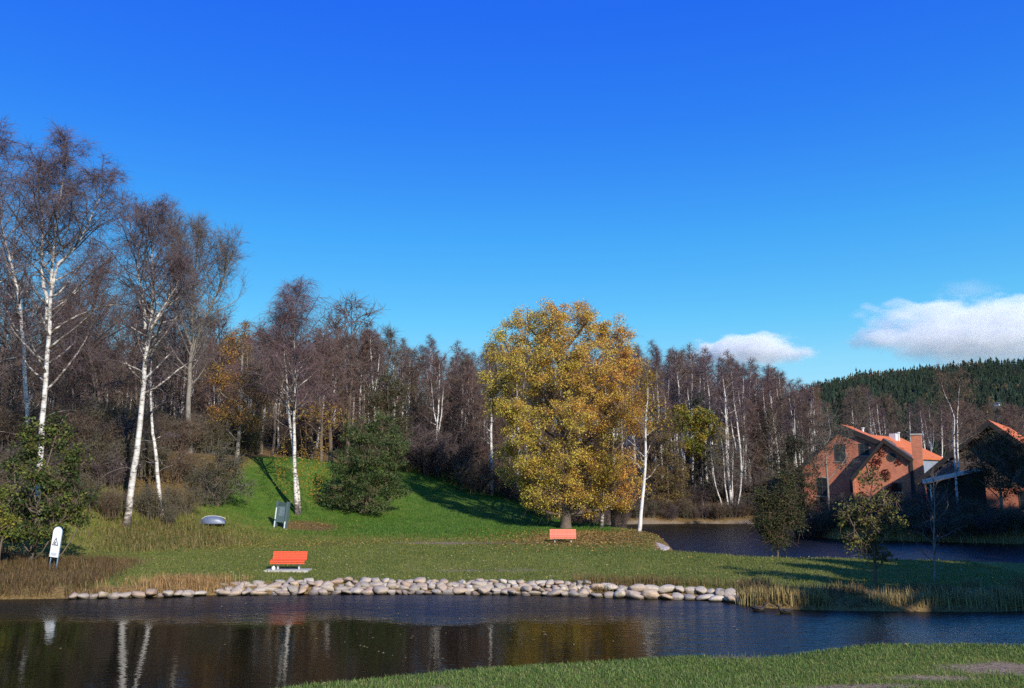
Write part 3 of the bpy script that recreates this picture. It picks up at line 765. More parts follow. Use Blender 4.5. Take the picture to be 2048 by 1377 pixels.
leafy(1400, 104, [(1400, 960, 30), (1430, 980, 30), (1390, 1000, 28), (1420, 1010, 24), (1395, 810, 26), (1410, 920, 22)], 62, 'dark_shrub', [(.03, .042, .02), (.045, .055, .025)], 130, 26, .2, 'grey-green shrub at the foot of the yellow-green tree', tw=14, tc=GREYT)
leafy(1335, 101, [(1330, 900, 40), (1350, 950, 40), (1320, 1000, 34), (1365, 1005, 30), (1310, 950, 30), (1345, 850, 28)], 63, 'brown_shrub', [(.20, .14, .045), (.25, .17, .05), (.16, .15, .04)], 240, 34, .17, 'tall brown-leaved thicket beside the yellow tree on the far shore', tw=18)
leafy(1510, 100.5, [(1500, 1022, 16), (1520, 1020, 18), (1485, 1026, 12)], 64, 'green_shrub', [(.07, .10, .02), (.13, .14, .03)], 60, 30, .16, 'bright green low shrub on the far shore by the fan-shaped birches')
leafy(1590, 79, [(1575, 930, 34), (1610, 960, 34), (1580, 990, 34), (1615, 1010, 30), (1590, 890, 26), (1560, 1030, 26), (1600, 1040, 28)], 65, 'dark_evergreen_shrub', [(.016, .028, .011), (.024, .038, .014), (.035, .048, .018)], 300, 34, .15,
      'dark evergreen shrub left of the brick houses at the pond edge', 'shrub', .14)
leafy(1655, 82, [(1640, 890, 34), (1680, 880, 30), (1660, 850, 26), (1630, 930, 24), (1690, 920, 20)], 66, 'grey_willow', [(.06, .07, .035), (.08, .085, .045)], 120, 16, .14, 'grey-green willow with thin crown in front of the left brick gable', 'tree', .12, tw=22, tc=GREYT, bark=M_greybark)
leafy(2000, 71, [(1960, 920, 34), (2000, 890, 34), (2040, 930, 34), (1980, 960, 32), (2020, 970, 30), (2060, 900, 34), (1945, 950, 20)], 67, 'dark_green_tree', [(.022, .036, .012), (.032, .046, .014), (.05, .055, .016)], 260, 30, .14,
      'dark green tree in front of the barn gable', 'tree', .12, bark=M_greybark)
leafy(1548, 51.0, [(1545, 1040, 30), (1565, 1000, 28), (1530, 1000, 24), (1550, 1075, 26), (1570, 960, 20), (1585, 1040, 22), (1525, 1050, 18)], 68, 'sparse_shrub', [(.03, .042, .014), (.045, .06, .018), (.085, .095, .026)], 300, 36, .11,
      'sparse-leaved dark shrub on the lawn edge between the two ponds', 'shrub', .05, tw=5)
leafy(1738, 36.6, [(1740, 960, 24), (1730, 1020, 34), (1770, 1010, 26), (1695, 1030, 24), (1750, 1060, 30), (1710, 1080, 24), (1790, 1050, 20), (1735, 1100, 26), (1770, 1110, 20)], 69, 'alder_sapling', [(.06, .075, .018), (.11, .12, .025), (.22, .20, .04)], 210, 11, .12,
      'sapling with scattered yellow-green leaves in dry grass on the point', 'tree', .04, tw=3, crad=.3)
b = on(1866, 38.5)
o = bare_tree('sapling', 70, [dict(p=local(b, [(1868, 1150), (1866, 1080), (1866, 1010), (1864, 960)]), base=.12)], 4.2, .035, 1.5, nl=16, ns=5, nt_=3, tw=.009, tl=.4, droop=0, tcol=GREYT, bark=M_greybark, leafcol=[(.30, .16, .05), (.22, .18, .06)], nleaf=60, lsize=.08, shape='round')
place(o, b, 'bare sapling with upswept branches and a few last leaves right of the leafy sapling', 'tree')
# two tall birches by the barn
for px, Y, sd, pts, top, lab in ((1918, 74, 71, [(1915, 1010), (1908, 900), (1906, 830), (1890, 790), (1878, 745)], 14, 'tall crooked white birch standing before the low shed roof'),
        (1926, 75, 72, [(1922, 1010), (1916, 920), (1914, 840), (1916, 790), (1922, 745)], 14, 'straight white birch beside the crooked one before the shed')):
    b = on(px, Y)
    o = bare_tree('birch_tree', sd, [dict(p=local(b, pts), base=.5)], 13, .10, 2.4, nl=18, ns=7, nt_=9, tcol=BROWN, tl=.8, dead=2)
    place(o, b, lab, 'tree')
# birches fanning out of one root on the far shore
b = on(1462, 100.0)
o = bare_tree('birch_clump', 73, [dict(p=local(b, [(1460, 1040), (1445, 1010), (1430, 960), (1422, 900)]), r=.11, w=.5, base=.4), dict(p=local(b, [(1462, 1040), (1452, 980), (1446, 900), (1440, 860)]), r=.1, w=.5, base=.4),
    dict(p=local(b, [(1466, 1040), (1466, 960), (1468, 880)]), r=.09, w=.4, base=.4), dict(p=local(b, [(1470, 1040), (1484, 960), (1490, 880)]), r=.09, w=.4, base=.4)], 11, .1, 1.6, nl=26, ns=7, nt_=8, tw=.022, tcol=GREYT)
place(o, b, 'clump of slim pale birches fanning out of one root on the far shore', 'tree')
# ------------------------------------------------------------------ the wood behind: copies of a few trees, each one a thing
def protos(specs):
    out = []
    for sd, H, sp, base, col, kw in specs:
        r_ = rngf(sd)
        lean = r_.normal(0, .05, 2)
        st = [dict(p=[(0, 0, -.3), (lean[0] * H * .3, lean[1] * H * .3, H * .35), (lean[0] * H * .6, 0, H * .7), (lean[0] * H, 0, H)], base=base)]
        for q_ in range(2 if sd % 2 else 1):
            az_ = r_.uniform(0, 6.28); f_ = r_.uniform(.34, .5); m_ = lean[0] * H * f_; c_, s2 = math.cos(az_), math.sin(az_)
            st.append(dict(p=[(m_, 0, H * f_), (m_ + .6 * c_, .6 * s2, H * (f_ + .14)), (m_ + 1.1 * c_, 1.1 * s2, H * (f_ + .42))], r=.10, w=.4, base=.25, foot=False, spread=.7))
        out.append((bare_tree('birch_tree', sd, st, H, .19, sp, white=.82, nl=22, ns=8, nt_=8, tw=.026, tl=1.0, tcol=col, k=5, base=base, **kw), H))
    return out
PB = protos([(101, 16, 2.1, .45, PURPLE * 1.0, {}), (102, 16, 1.8, .5, PURPLE * 1.1, {}), (103, 16, 2.4, .4, np.array([.12, .07, .062]), {}), (104, 16, 1.9, .5, np.array([.10, .066, .07]), {}),
    (105, 16, 2.3, .42, np.array([.115, .07, .06]), {}), (106, 16, 2.0, .36, np.array([.13, .075, .055]), {}),
    (107, 16, 2.2, .4, np.array([.13, .085, .05]), dict(leafcol=[(.26, .13, .03), (.2, .12, .03)], nleaf=900, leafz=(.3, 1), lsize=.2))])
PD = []
for sd, col in ((111, np.array([.10, .066, .05])), (112, np.array([.12, .07, .055])), (113, np.array([.095, .075, .055]))):
    PD.append((bare_tree('leafless_tree', sd, [dict(p=[(0, 0, -.3), (.2, 0, 4), (-.1, .2, 8), (.2, 0, 13)], base=.18)], 13, .18, 3.6, nl=28, ns=9, nt_=9, tw=.03, tcol=col, bark=M_bark, shape='round', droop=.1, k=5), 13))
LOOK = ['bare birch with forked white trunk', 'slim bare birch with one white stem', 'broad bare birch with forked trunk', 'narrow bare birch with mauve twigs', 'bare birch with forked trunk and brown twigs', 'low-branched bare birch with brown twigs', 'birch with some last orange leaves']
def wood_where(px): return ('behind the broad-leaved green shrub' if px < 120 else 'between the two big white birches' if px < 255 else 'right of the thick leaning birch' if px < 420 else 'by the thin orange tree' if px < 540 else 'behind the twin-trunked lawn birch' if px < 660 else 'behind the large green shrub' if px < 840 else 'above the green slope' if px < 960 else 'behind the big yellow tree' if px < 1290 else 'behind the yellow-green tree' if px < 1440 else 'left of the brick houses')
def house_where(px): return 'left brick gable' if px < 1705 else 'chimney house' if px < 1835 else 'low shed' if px < 1930 else 'barn'
TLOOK = ['purple-grey leafless thicket', 'brown leafless thicket', 'straggly olive-leaved thicket']; DLOOK = ['dark brown leafless tree', 'reddish leafless tree', 'greyish leafless tree']
used = set()
def plant(pr, x, y, h, rz, label, cat, group, wide=1.0):
    o, H = pr
    if o.name in used: o = copy_tree(o)
    used.add(o.name)
    o.location = (x, y, gzf(x, y) - .05); o.rotation_euler = (0, 0, rz); s = h / H
    o.scale = (s * wide, s * wide, s)
    return tag(o, label, cat, group)
SKX = [-200, 0, 200, 400, 480, 560, 640, 690, 740, 800, 840, 900, 960, 1000, 1280, 1340, 1400, 1440, 1480, 1530, 1570, 1610, 1660, 1720, 1800, 2048, 2300]
SKY = [690, 690, 690, 690, 684, 680, 690, 655, 668, 684, 680, 702, 700, 700, 706, 714, 712, 726, 730, 738, 748, 775, 790, 775, 815, 812, 812]
rng = rngf(7)
taken = []
def free(x, y, d):
    for a, c in taken:
        if (a - x) ** 2 + (c - y) ** 2 < d * d: return False
    taken.append((x, y)); return True
n = 0; tries = 0
while n < 175 and tries < 6000:
    tries += 1
    px = rng.uniform(-60, 1010) if n % 3 else rng.uniform(-60, 700); Y = 93 + 62 * rng.uniform(0, 1) ** .8
    x = X_at(px, Y)
    if wdist(np.array([x]), np.array([Y]))[0] < 2 or not free(x, Y, 2.0): continue
    top = np.interp(px, SKX, SKY) + rng.normal(4, 11) + (8 if Y < 115 else 0)
    h = np.clip(Z_at(top, Y) - gzf(x, Y), 9, 23)
    k_ = rng.choice(7, p=[.2, .18, .15, .17, .12, .1, .08])
    where = ('in the wood behind the tall birches' if px < 420 else 'in the wood behind the twin-trunked lawn birch' if px < 660 else 'in the wood above the large green shrub' if px < 850 else 'in the wood above the purple-grey thickets')
    plant(PB[k_], x, Y, h, rng.uniform(0, 6.28), LOOK[k_] + ' ' + where, 'tree', 'bare birches in the hill wood')
    n += 1
n = 0; tries = 0
while n < 100 and tries < 6000:
    tries += 1
    px = rng.uniform(1240, 1640) if n > 26 else rng.uniform(1000, 1260); Y = 101 + 45 * rng.uniform(0, 1) ** .9
    x = X_at(px, Y)
    if wdist(np.array([x]), np.array([Y]))[0] < 2 or not free(x, Y, 1.8): continue
    top = np.interp(px, SKX, SKY) + rng.normal(3, 9) + (12 if Y < 115 else 0)
    h = np.clip(Z_at(top, Y) - gzf(x, Y), 8, 23)
    k_ = rng.choice(7, p=[.2, .2, .15, .2, .1, .1, .05])
    where = ('in the wood behind the big yellow tree' if px < 1290 else 'across the pond behind the yellow-green tree' if px < 1440 else 'across the pond left of the brick houses')
    plant(PB[k_], x, Y, h, rng.uniform(0, 6.28), LOOK[k_] + ' ' + where, 'tree', 'bare birches across the far pond')
    n += 1
n = 0; tries = 0
while n < 56 and tries < 4000:
    tries += 1
    px = rng.uniform(1620, 2120); Y = rng.uniform(128, 215); x = X_at(px, Y)
    if not free(x, Y, 3.5): continue
    top = np.interp(px, SKX, SKY) + rng.uniform(0, 40) * (1 if rng.uniform() < .75 else 0)
    h = np.clip(Z_at(top, Y) - gzf(x, Y), 8, 22)
    if rng.uniform() < .5:
        k2 = rng.integers(0, 7); plant(PB[k2], x, Y, h, rng.uniform(0, 6.28), LOOK[k2] + ' in the wood behind the ' + house_where(px), 'tree', 'bare birches behind the houses')
    else:
        k2 = rng.integers(0, 3); plant(PD[k2], x, Y, h, rng.uniform(0, 6.28), DLOOK[k2] + ' in the wood behind the ' + house_where(px), 'tree', 'leafless trees behind the houses')
    n += 1
n = 0
for px, Y, h in [(540, 84, 10), (640, 88, 12), (520, 95, 12), (660, 90, 14), (690, 95, 17), (860, 98, 9), (910, 97, 10), (940, 95, 11), (20, 75, 13), (-30, 70, 15), (100, 84, 14), (260, 80, 13), (330, 84, 14), (420, 86, 13), (60, 90, 14), (180, 88, 15), (960, 92, 9),
                 (510, 90, 12), (620, 94, 13), (720, 96, 13), (770, 100, 14), (830, 102, 12), (880, 104, 12), (930, 102, 12), (980, 100, 11), (1020, 98, 10), (-50, 84, 15), (140, 98, 14), (220, 96, 15), (300, 95, 14), (370, 98, 14), (450, 96, 12), (0, 98, 14), (260, 104, 15), (100, 106, 15), (400, 108, 14), (560, 100, 12), (600, 98, 11), (1060, 104, 12), (1110, 108, 12), (1160, 104, 12), (1210, 106, 12), (1080, 98, 9), (1180, 100, 9),
                 (1480, 116, 12), (1515, 112, 11), (1530, 118, 12), (1570, 116, 12), (1310, 104, 10), (1500, 106, 11), (1550, 108, 10), (1620, 108, 11), (1450, 110, 11)]:
    x = X_at(px, Y)
    plant(PD[n % 3], x, Y, h, n * 1.3, DLOOK[n % 3] + ' at the wood edge ' + wood_where(px), 'tree', 'leafless broadleaf trees along the wood edge', 1.15); n += 1
# thickets
TH = [thicket('bare_thicket', 121, 5, 4, 4, tcol=np.array([.085, .062, .058]), tw=.03), thicket('bare_thicket', 122, 5, 4, 4, tcol=np.array([.11, .075, .05]), tw=.03),
      thicket('bare_thicket', 123, 5, 4, 4, tcol=np.array([.10, .085, .06]), tw=.03, leaf=[(.14, .12, .03), (.12, .08, .03)], nleaf=900, lsize=.16)]
TH = [(t, 4) for t in TH]
n = 0
for px, Y, h, w_ in [(875, 92, 5.5, 1.2), (920, 93, 6, 1.2), (955, 88, 4.2, 1.1), (845, 95, 6, 1), (895, 97, 6, 1.3), (1000, 90, 4, 1.2), (1045, 88, 3.6, 1.2), (1090, 84, 3.2, 1.1), (1165, 78, 2.6, 1), (1200, 84, 3.2, 1.3), (1240, 72, 2, .7)]:
    x = X_at(px, Y)
    plant(TH[(0, 0, 1)[n % 3]], x, Y, h, n * 2.1, TLOOK[(0, 0, 1)[n % 3]] + ' at the top of the slope ' + wood_where(px), 'shrub', 'leafless thickets above the slope', w_); n += 1
for px, Y, h, w_ in [(30, 58, 3.4, 1.3), (100, 55, 3, 1.2), (150, 64, 3.6, 1.4), (200, 68, 3.8, 1.4), (225, 61, 2.8, 1.2), (300, 60, 2.4, 1.0), (330, 70, 3.4, 1.3), (365, 80, 4, 1.4), (450, 84, 3.6, 1.3), (480, 88, 3.6, 1.3), (240, 72, 4, 1.4), (10, 82, 4.4, 1.5), (110, 72, 4, 1.4), (180, 82, 4.4, 1.4), (90, 66, 4, 1.4), (170, 70, 4, 1.4), (210, 76, 4.2, 1.4), (280, 64, 3.2, 1.3), (40, 64, 4, 1.4), (130, 78, 4.2, 1.4), (350, 76, 4, 1.4), (320, 82, 4.2, 1.4), (420, 82, 4, 1.3), (60, 80, 4.4, 1.4), (260, 84, 4.4, 1.4), (385, 68, 2.6, 1.1), (-20, 72, 4.4, 1.4), (190, 62, 3.4, 1.2), (240, 66, 3.5, 1.3), (150, 56, 2.8, 1.2), (330, 66, 3, 1.2), (360, 62, 2.4, 1), (110, 60, 3.2, 1.2), (20, 55, 3.5, 1.3), (-20, 50, 3.4, 1.2), (290, 72, 3.6, 1.3), (60, 52, 2.6, 1.1), (400, 74, 3.4, 1.2), (215, 57, 2.2, 1.1), (340, 59.5, 1.6, .8)]:
    x = X_at(px, Y)
    plant(TH[(2, 1, 2, 0)[n % 4]], x, Y, h, n * 2.1, TLOOK[(2, 1, 2, 0)[n % 4]] + ' on the slope ' + wood_where(px), 'shrub', 'thickets among the big birches', w_); n += 1
rng = rngf(77)
for k_ in range(66):
    px = rng.uniform(-40, 960); Y = rng.uniform(94, 122); x = X_at(px, Y)
    k2 = rng.integers(0, 3)
    plant(TH[k2], x, Y, rng.uniform(2.2, 4.2), rng.uniform(0, 6.28), 'low ' + TLOOK[k2] + ' under the birches ' + wood_where(px), 'shrub', 'undergrowth in the hill wood', 1.3)
for k_ in range(58):
    px = rng.uniform(1040, 1650); Y = rng.uniform(100.5, 122); x = X_at(px, Y)
    if wdist(np.array([x]), np.array([Y]))[0] < 1.5: continue
    k2 = rng.integers(0, 3)
    plant(TH[k2], x, Y, rng.uniform(2.2, 4.6), rng.uniform(0, 6.28), 'low ' + TLOOK[k2] + ' across the pond ' + wood_where(px), 'shrub', 'undergrowth on the far shore', 1.25)
for k_ in range(24):
    px = 1235 + k_ * 13 + rng.uniform(-4, 4); Y = 98.8 + rng.uniform(.4, 1.8); x = X_at(px, Y)
    if wdist(np.array([x]), np.array([Y]))[0] < .5: continue
    k2 = rng.integers(0, 3)
    plant(TH[k2], x, Y, rng.uniform(1.2, 2.4), rng.uniform(0, 6.28), TLOOK[k2] + ' over the far water edge ' + wood_where(px), 'shrub', 'bushes at the far water edge', 1.2)
for k_ in range(64):
    px = -60 + k_ * 27 + rng.uniform(-12, 12); Y = rng.uniform(132, 168); x = X_at(px, Y)
    k2 = rng.integers(0, 3)
    plant(TH[k2], x, Y, rng.uniform(6, 8.5), rng.uniform(0, 6.28), 'tall ' + TLOOK[k2] + ' deep in the wood ' + wood_where(px), 'shrub', 'thickets deep in the hill wood', 1.2)
for px, Y, h in [(1625, 76.5, 2.6), (1660, 75, 2.4), (1700, 76, 2.8), (1745, 76, 2.6), (1790, 76, 2.6), (1835, 74, 2.6), (1880, 74, 2.8), (1925, 71.5, 2.6), (1970, 71, 2.2), (2020, 70, 2.0), (1655, 79, 3.2), (1720, 79, 3), (1850, 78, 3.2)]:
    x = X_at(px, Y)
    plant(TH[(0, 2, 1)[n % 3]], x, Y, h, n * 2.1, 'shaded ' + TLOOK[(0, 2, 1)[n % 3]] + ' on the bank below the ' + house_where(px), 'shrub', 'thickets below the houses', 1.25); n += 1

for k_ in range(13):
    px = 1615 + k_ * 36; Y = float(np.interp(26.5 + k_ * 1.7, [26.5, 31.6, 39, 46], [74, 71, 67.5, 66])) + 1.3; x = X_at(px, Y)
    if wdist(np.array([x]), np.array([Y]))[0] < .4: Y += 1.2; x = X_at(px, Y)
    plant(TH[(1, 0, 2)[k_ % 3]], x, Y, 1.3 + .5 * (k_ % 3), k_ * 1.9, 'low ' + TLOOK[(1, 0, 2)[k_ % 3]] + ' at the water edge below the ' + house_where(px), 'shrub', 'thickets below the houses', 1.5)
# ------------------------------------------------------------------ spruces
M_spruce = leafmat('spruce_needles', 0, .85)
SG = np.array([.020, .036, .020])
def spruce(seed, h=16):
    rng = rngf(seed); o = empty('spruce_tree'); mb = MB(); spruce_geo(rng, h, h * .2, 16, 15, mb, SG)
    tr = MB(); tr.tube([(0, 0, -.3), (0, 0, h * .5), (0, 0, h * .98)], [.24, .15, .02], 7); tr.build('trunk', M_bark, o, True)
    mb.build('crown', M_spruce, o); return (o, h)
PS = [spruce(131), spruce(132), spruce(133)]
rng = rngf(9); n = 0
# tall conifers on the wooded bank to the right of the viewer; their shade lies over the point and the houses' foot
for x, y, h in [(27, 8.5, 17.0), (30, 11, 17.5), (33, 12, 19.9), (36, 13, 21.1), (39, 15, 21.1), (42, 17, 21.1), (45, 19.5, 21.1), (48.5, 22, 21.1), (52, 24, 21.1), (36, 7, 22.2), (42, 9, 22.2), (38.5, 10, 22.2), (44, 13, 22.2), (47, 16, 22.2), (51, 19, 22.2), (55, 26, 21.1)]:
    plant(PS[n % 3], x, y, h, n, 'dark spruce on the near right bank of the pond', 'tree', 'spruces on the near right bank', 1.9); n += 1
for x, y, h in [(44, 39, 25.1), (46.5, 41, 26.2), (49, 43, 26.2), (51.5, 41.5, 26.2), (54, 43.5, 26.2), (57, 42, 26.2), (60, 44, 26.2), (63, 43, 26.2), (66, 44.5, 26.2), (48, 38.5, 27.4), (53, 39, 27.4), (58, 39.5, 27.4), (63, 40, 27.4), (70, 44, 27.4)]:
    plant(PS[n % 3], x, y, h, n, 'dark spruce on the spit right of the saplings', 'tree', 'spruces on the spit', 1.6); n += 1
for px, Y, t in [(815, 140, 720), (828, 143, 735), (1470, 135, 800), (1560, 150, 760), (1780, 190, 790), (1800, 210, 800), (1740, 200, 800), (1960, 205, 800), (2010, 190, 815), (2040, 200, 805), (1690, 215, 780), (1830, 230, 800), (1900, 225, 800), (1985, 235, 800)]:
    x = X_at(px, Y); plant(PS[n % 3], x, Y, np.clip(Z_at(t, Y) - gzf(x, Y), 8, 24), n, 'dark green spruce standing among the bare trees of the wood', 'tree', 'spruces among the bare trees', 1.0); n += 1

# ------------------------------------------------------------------ the wooded hill far off
def hillz(x, y):
    px = 1024 + F * x / np.maximum(y, 1)
    crest = np.interp(px, [1450, 1560, 1640, 1740, 1860, 1940, 2048, 2200, 2600], [850, 812, 782, 755, 735, 727, 727, 735, 800])
    top = CAMZ + (960 - crest) / F * 1650
    t = np.clip((y - 700) / 950, 0, 1)
    z = 14 + (top - 14) * (t ** 1.25) - np.clip(y - 1650, 0, 800) * .12
    return z + (vnoise(x, y, 160, 3) - .5) * 18 * t
hx = np.linspace(250, 1800, 80); hy = np.linspace(690, 2200, 70); HXg, HYg = np.meshgrid(hx, hy)
hz = hillz(HXg.ravel(), HYg.ravel())
i2, j2 = np.meshgrid(np.arange(69), np.arange(79), indexing='ij')
hq = np.stack([i2 * 80 + j2, i2 * 80 + j2 + 1, (i2 + 1) * 80 + j2 + 1, (i2 + 1) * 80 + j2], -1).reshape(-1, 4)
hm = MB(); hm.add(np.stack([HXg.ravel(), HYg.ravel(), hz], 1), hq)
kind(hm.build('hill', plain('hill_floor', (.03, .034, .018), .95, .4, .02), smooth=True), 'structure')
rng = rngf(10); fm = MB()
yy_ = np.linspace(760, 1500, 400); dd_ = ray(1993, 813); i_ = int(np.argmax(hillz(dd_.x / dd_.y * yy_, yy_) >= CAMZ + dd_.z / dd_.y * yy_))
COT = (dd_.x / dd_.y * yy_[i_], float(yy_[i_])); fd = MB()
cnt = 0
for _ in range(7600):
    y = 720 + 960 * rng.uniform(0, 1) ** .8; px = rng.uniform(1560, 2130); x = (px - 1024) / F * y
    if abs(px - 1993) < 14 and COT[1] - 110 < y < COT[1] + 14: continue
    z = float(hillz(np.array([x]), np.array([y]))[0]); h = rng.uniform(8, 17) * (1.0 if rng.uniform() > .12 else 1.35)
    deci = vnoise(x, y, 55, 5) + rng.uniform(-.25, .25) > .72 - .2 * (y < 1050)
    t_ = MB()
    if not deci:
        spruce_geo(rng, h, h * rng.uniform(.16, .32), 4, 7, t_, SG * np.array([rng.uniform(.8, 1.35), 1, rng.uniform(.8, 1.2)]) * rng.uniform(.6, 1.7))
    else:
        k = 5; h *= .8
        col = np.array([(.085, .06, .045), (.11, .075, .04), (.14, .10, .035), (.07, .055, .04)])[rng.integers(0, 4)]
        spruce_geo(rng, h * .75, h * .32, 3, 7, t_, col); t_.V[0][:, 2] += h * .25; t_.V[1][:, 2] += h * .2; t_.V[2][:, 2] += h * .1
    for V, Fc, Cc in zip(t_.V, t_.Fs, t_.Cs):
        f0 = Fc - Fc.min()
        fm.add(V + np.array([x, y, z - 1]), f0, Cc)
kind(fm.build('forest', M_spruce), 'stuff', 'dark spruce forest with brown broadleaf patches covering the far hill')
# ------------------------------------------------------------------ stone bank
def stone_mat(name, col):
    m, t, b = nt(name)
    tc = N(t, 'ShaderNodeTexCoord'); oi = N(t, 'ShaderNodeObjectInfo')
    n1 = noise(t, 5, 6, tc.outputs['Object'], .7); n2 = noise(t, 40, 3, tc.outputs['Object'])
    base = ramp(t, oi.outputs['Random'], [(0, (.37, .25, .175)), (.22, (.44, .36, .285)), (.4, (.32, .275, .225)), (.55, (.52, .375, .26)), (.7, (.40, .33, .265)), (.85, (.56, .475, .375)), (1, (.28, .225, .185))]).outputs[0]
    c = mixc(t, .75, base, ramp(t, n1.outputs[0], [(.3, (.6, .58, .56)), (.55, (1, 1, 1)), (.75, (1.2, 1.15, 1.1))]).outputs[0], 'MULTIPLY')
    c = mixc(t, .4, c, ramp(t, n2.outputs[0], [(.35, (.6, .6, .6)), (.65, (1.2, 1.2, 1.2))]).outputs[0], 'MULTIPLY')
    geo = N(t, 'ShaderNodeNewGeometry'); sz = N(t, 'ShaderNodeSeparateXYZ'); L(t, geo.outputs['Position'], sz.inputs[0])
    wet = N(t, 'ShaderNodeMapRange'); wet.inputs[1].default_value = .05; wet.inputs[2].default_value = .12; wet.inputs[3].default_value = .8; wet.inputs[4].default_value = 0
    L(t, math_(t, 'ADD', sz.outputs[2], math_(t, 'MULTIPLY', math_(t, 'SUBTRACT', n1.outputs[0], .5), .12)), wet.inputs[0])
    c = mixc(t, wet.outputs[0], c, (.06, .045, .03))            # the wet, algae-stained foot of the stones
    moss = noise(t, 2.3, 4, geo.outputs['Position']); mk = ramp(t, moss.outputs[0], [(.60, (0, 0, 0)), (.70, (.7, .7, .7))])
    c = mixc(t, mk.outputs[0], c, (.13, .115, .06))
    L(t, c, b.inputs['Base Color']); b.inputs['Roughness'].default_value = .85; bump(t, b, n1.outputs[0], .6, .05)
    return m
M_stone = stone_mat('granite', None)
def ico(sub):
    import bmesh
    bm = bmesh.new(); bmesh.ops.create_icosphere(bm, subdivisions=sub, radius=1.0)
    V = np.array([v.co for v in bm.verts]); Fc = np.array([[v.index for v in f.verts] for f in bm.faces]); bm.free()
    return V, Fc
IV, IF = ico(2)
def boulder(seed, cut=13, mats=None, name='stone'):
    rng = rngf(seed); V = IV.copy()
    V = np.sign(V) * np.abs(V) ** rng.uniform(.6, .85)
    V[:, 0] += V[:, 2] * rng.uniform(-.25, .25)
    for _ in range(cut):
        d = unit(rng.normal(size=3)); h = rng.uniform(.45, .85); s = V @ d; V -= np.outer(np.clip(s - h, 0, None) * .92, d)
    V += .05 * np.sin(V[:, [1, 2, 0]] * 4 + rng.uniform(0, 6, 3)) + .02 * np.sin(V[:, [2, 0, 1]] * 9 + rng.uniform(0, 6, 3))
    mb = MB(); mb.add(V, IF); return mb.mesh(name, mats or M_stone, True)
ST = [boulder(200 + i) for i in range(12)]
def stone_run(label, segs, rows, seed, wmin, wmax):
    """segs: shoreline points; rows: (set back from the water, height, share)"""
    rng = rngf(seed); P = np.array(segs, float); seg = np.linalg.norm(np.diff(P, axis=0), axis=1); cum = np.concatenate([[0], np.cumsum(seg)])
    root = empty('stone_bank', (P[0][0], P[0][1], 0)); tag(root, label, 'stone bank')
    for back, zc, sc in rows:
        s = rng.uniform(0, .3)
        while s < cum[-1]:
            w = (wmin + (wmax - wmin) * rng.uniform(0, 1) ** 1.6) * sc; s += w * .42
            if s > cum[-1]: break
            x, y = np.interp(s, cum, P[:, 0]), np.interp(s, cum, P[:, 1])
            if rng.uniform() > .04:
                o = link('stone', ST[rng.integers(0, 12)], root)
                o.location = Vector((x, y + back + rng.normal(0, .06), zc + rng.normal(0, .045))) - root.location
                o.rotation_euler = (rng.uniform(-.2, .2), rng.uniform(-.2, .2), rng.uniform(-.5, .5) + (0 if rng.uniform() < .5 else math.pi))
                o.scale = (w * .66, rng.uniform(.3, .4), w ** .6 * rng.uniform(.21, .31))
            s += w * .42
    return root
stone_run('long bank of rounded pinkish boulders stacked three high below the bright orange bench', [(-12.6, 37.9), (-8, 38.35), (-4, 38.45), (0, 38.15), (3.2, 37.5)],
          [(-.05, .04, 1.0), (.26, .17, 1.0), (.52, .29, 1.0), (.82, .40, .95)], 210, .30, .72)
stone_run('short bank of larger boulders two high between tufts of dry grass and reeds', [(3.2, 37.5), (5.5, 36.85), (8.0, 36.55), (8.9, 35.6)], [(-.05, .09, 1.0), (.42, .31, 1.0)], 211, .45, .85)
stone_run('single low row of boulders at the water line near the white warning sign', [(-18.3, 36.75), (-15, 37.2), (-12.9, 37.85)], [(-.02, .10, 1.0)], 212, .35, .7)
stone_run('few dark boulders half buried in brown grass at the pond corner', [(-23.5, 36.2), (-21, 36.5), (-20.2, 36.6)], [(.0, .12, 1.1)], 213, .5, .8)

# slab of bare rock on the point
rng = rngf(214); rv, rf = ico(4)
rv = rv.copy()
for _ in range(16):
    d = unit(rng.normal(size=3) + np.array([.3, -.3, .3])); h = rng.uniform(.5, .85); s = rv @ d; rv -= np.outer(np.clip(s - h, 0, None) * .9, d)
rv += .03 * np.sin(rv[:, [1, 2, 0]] * 9) + .02 * np.sin(rv[:, [2, 0, 1]] * 23)
p = at_y(1312, 1093, 58)
mb = MB(); mb.add(rv * np.array([1.35, 1.5, .85]), rf)
o = mb.build('rock', plain('pale_rock', (.33, .29, .275), .9, .45, 3, bmp=.7), smooth=False); o.location = (p.x - .1, 58, .25); o.rotation_euler = (0, R(14), .4)
tag(o, 'pale grey rock outcrop at the water edge below the leaning white birch', 'rock')

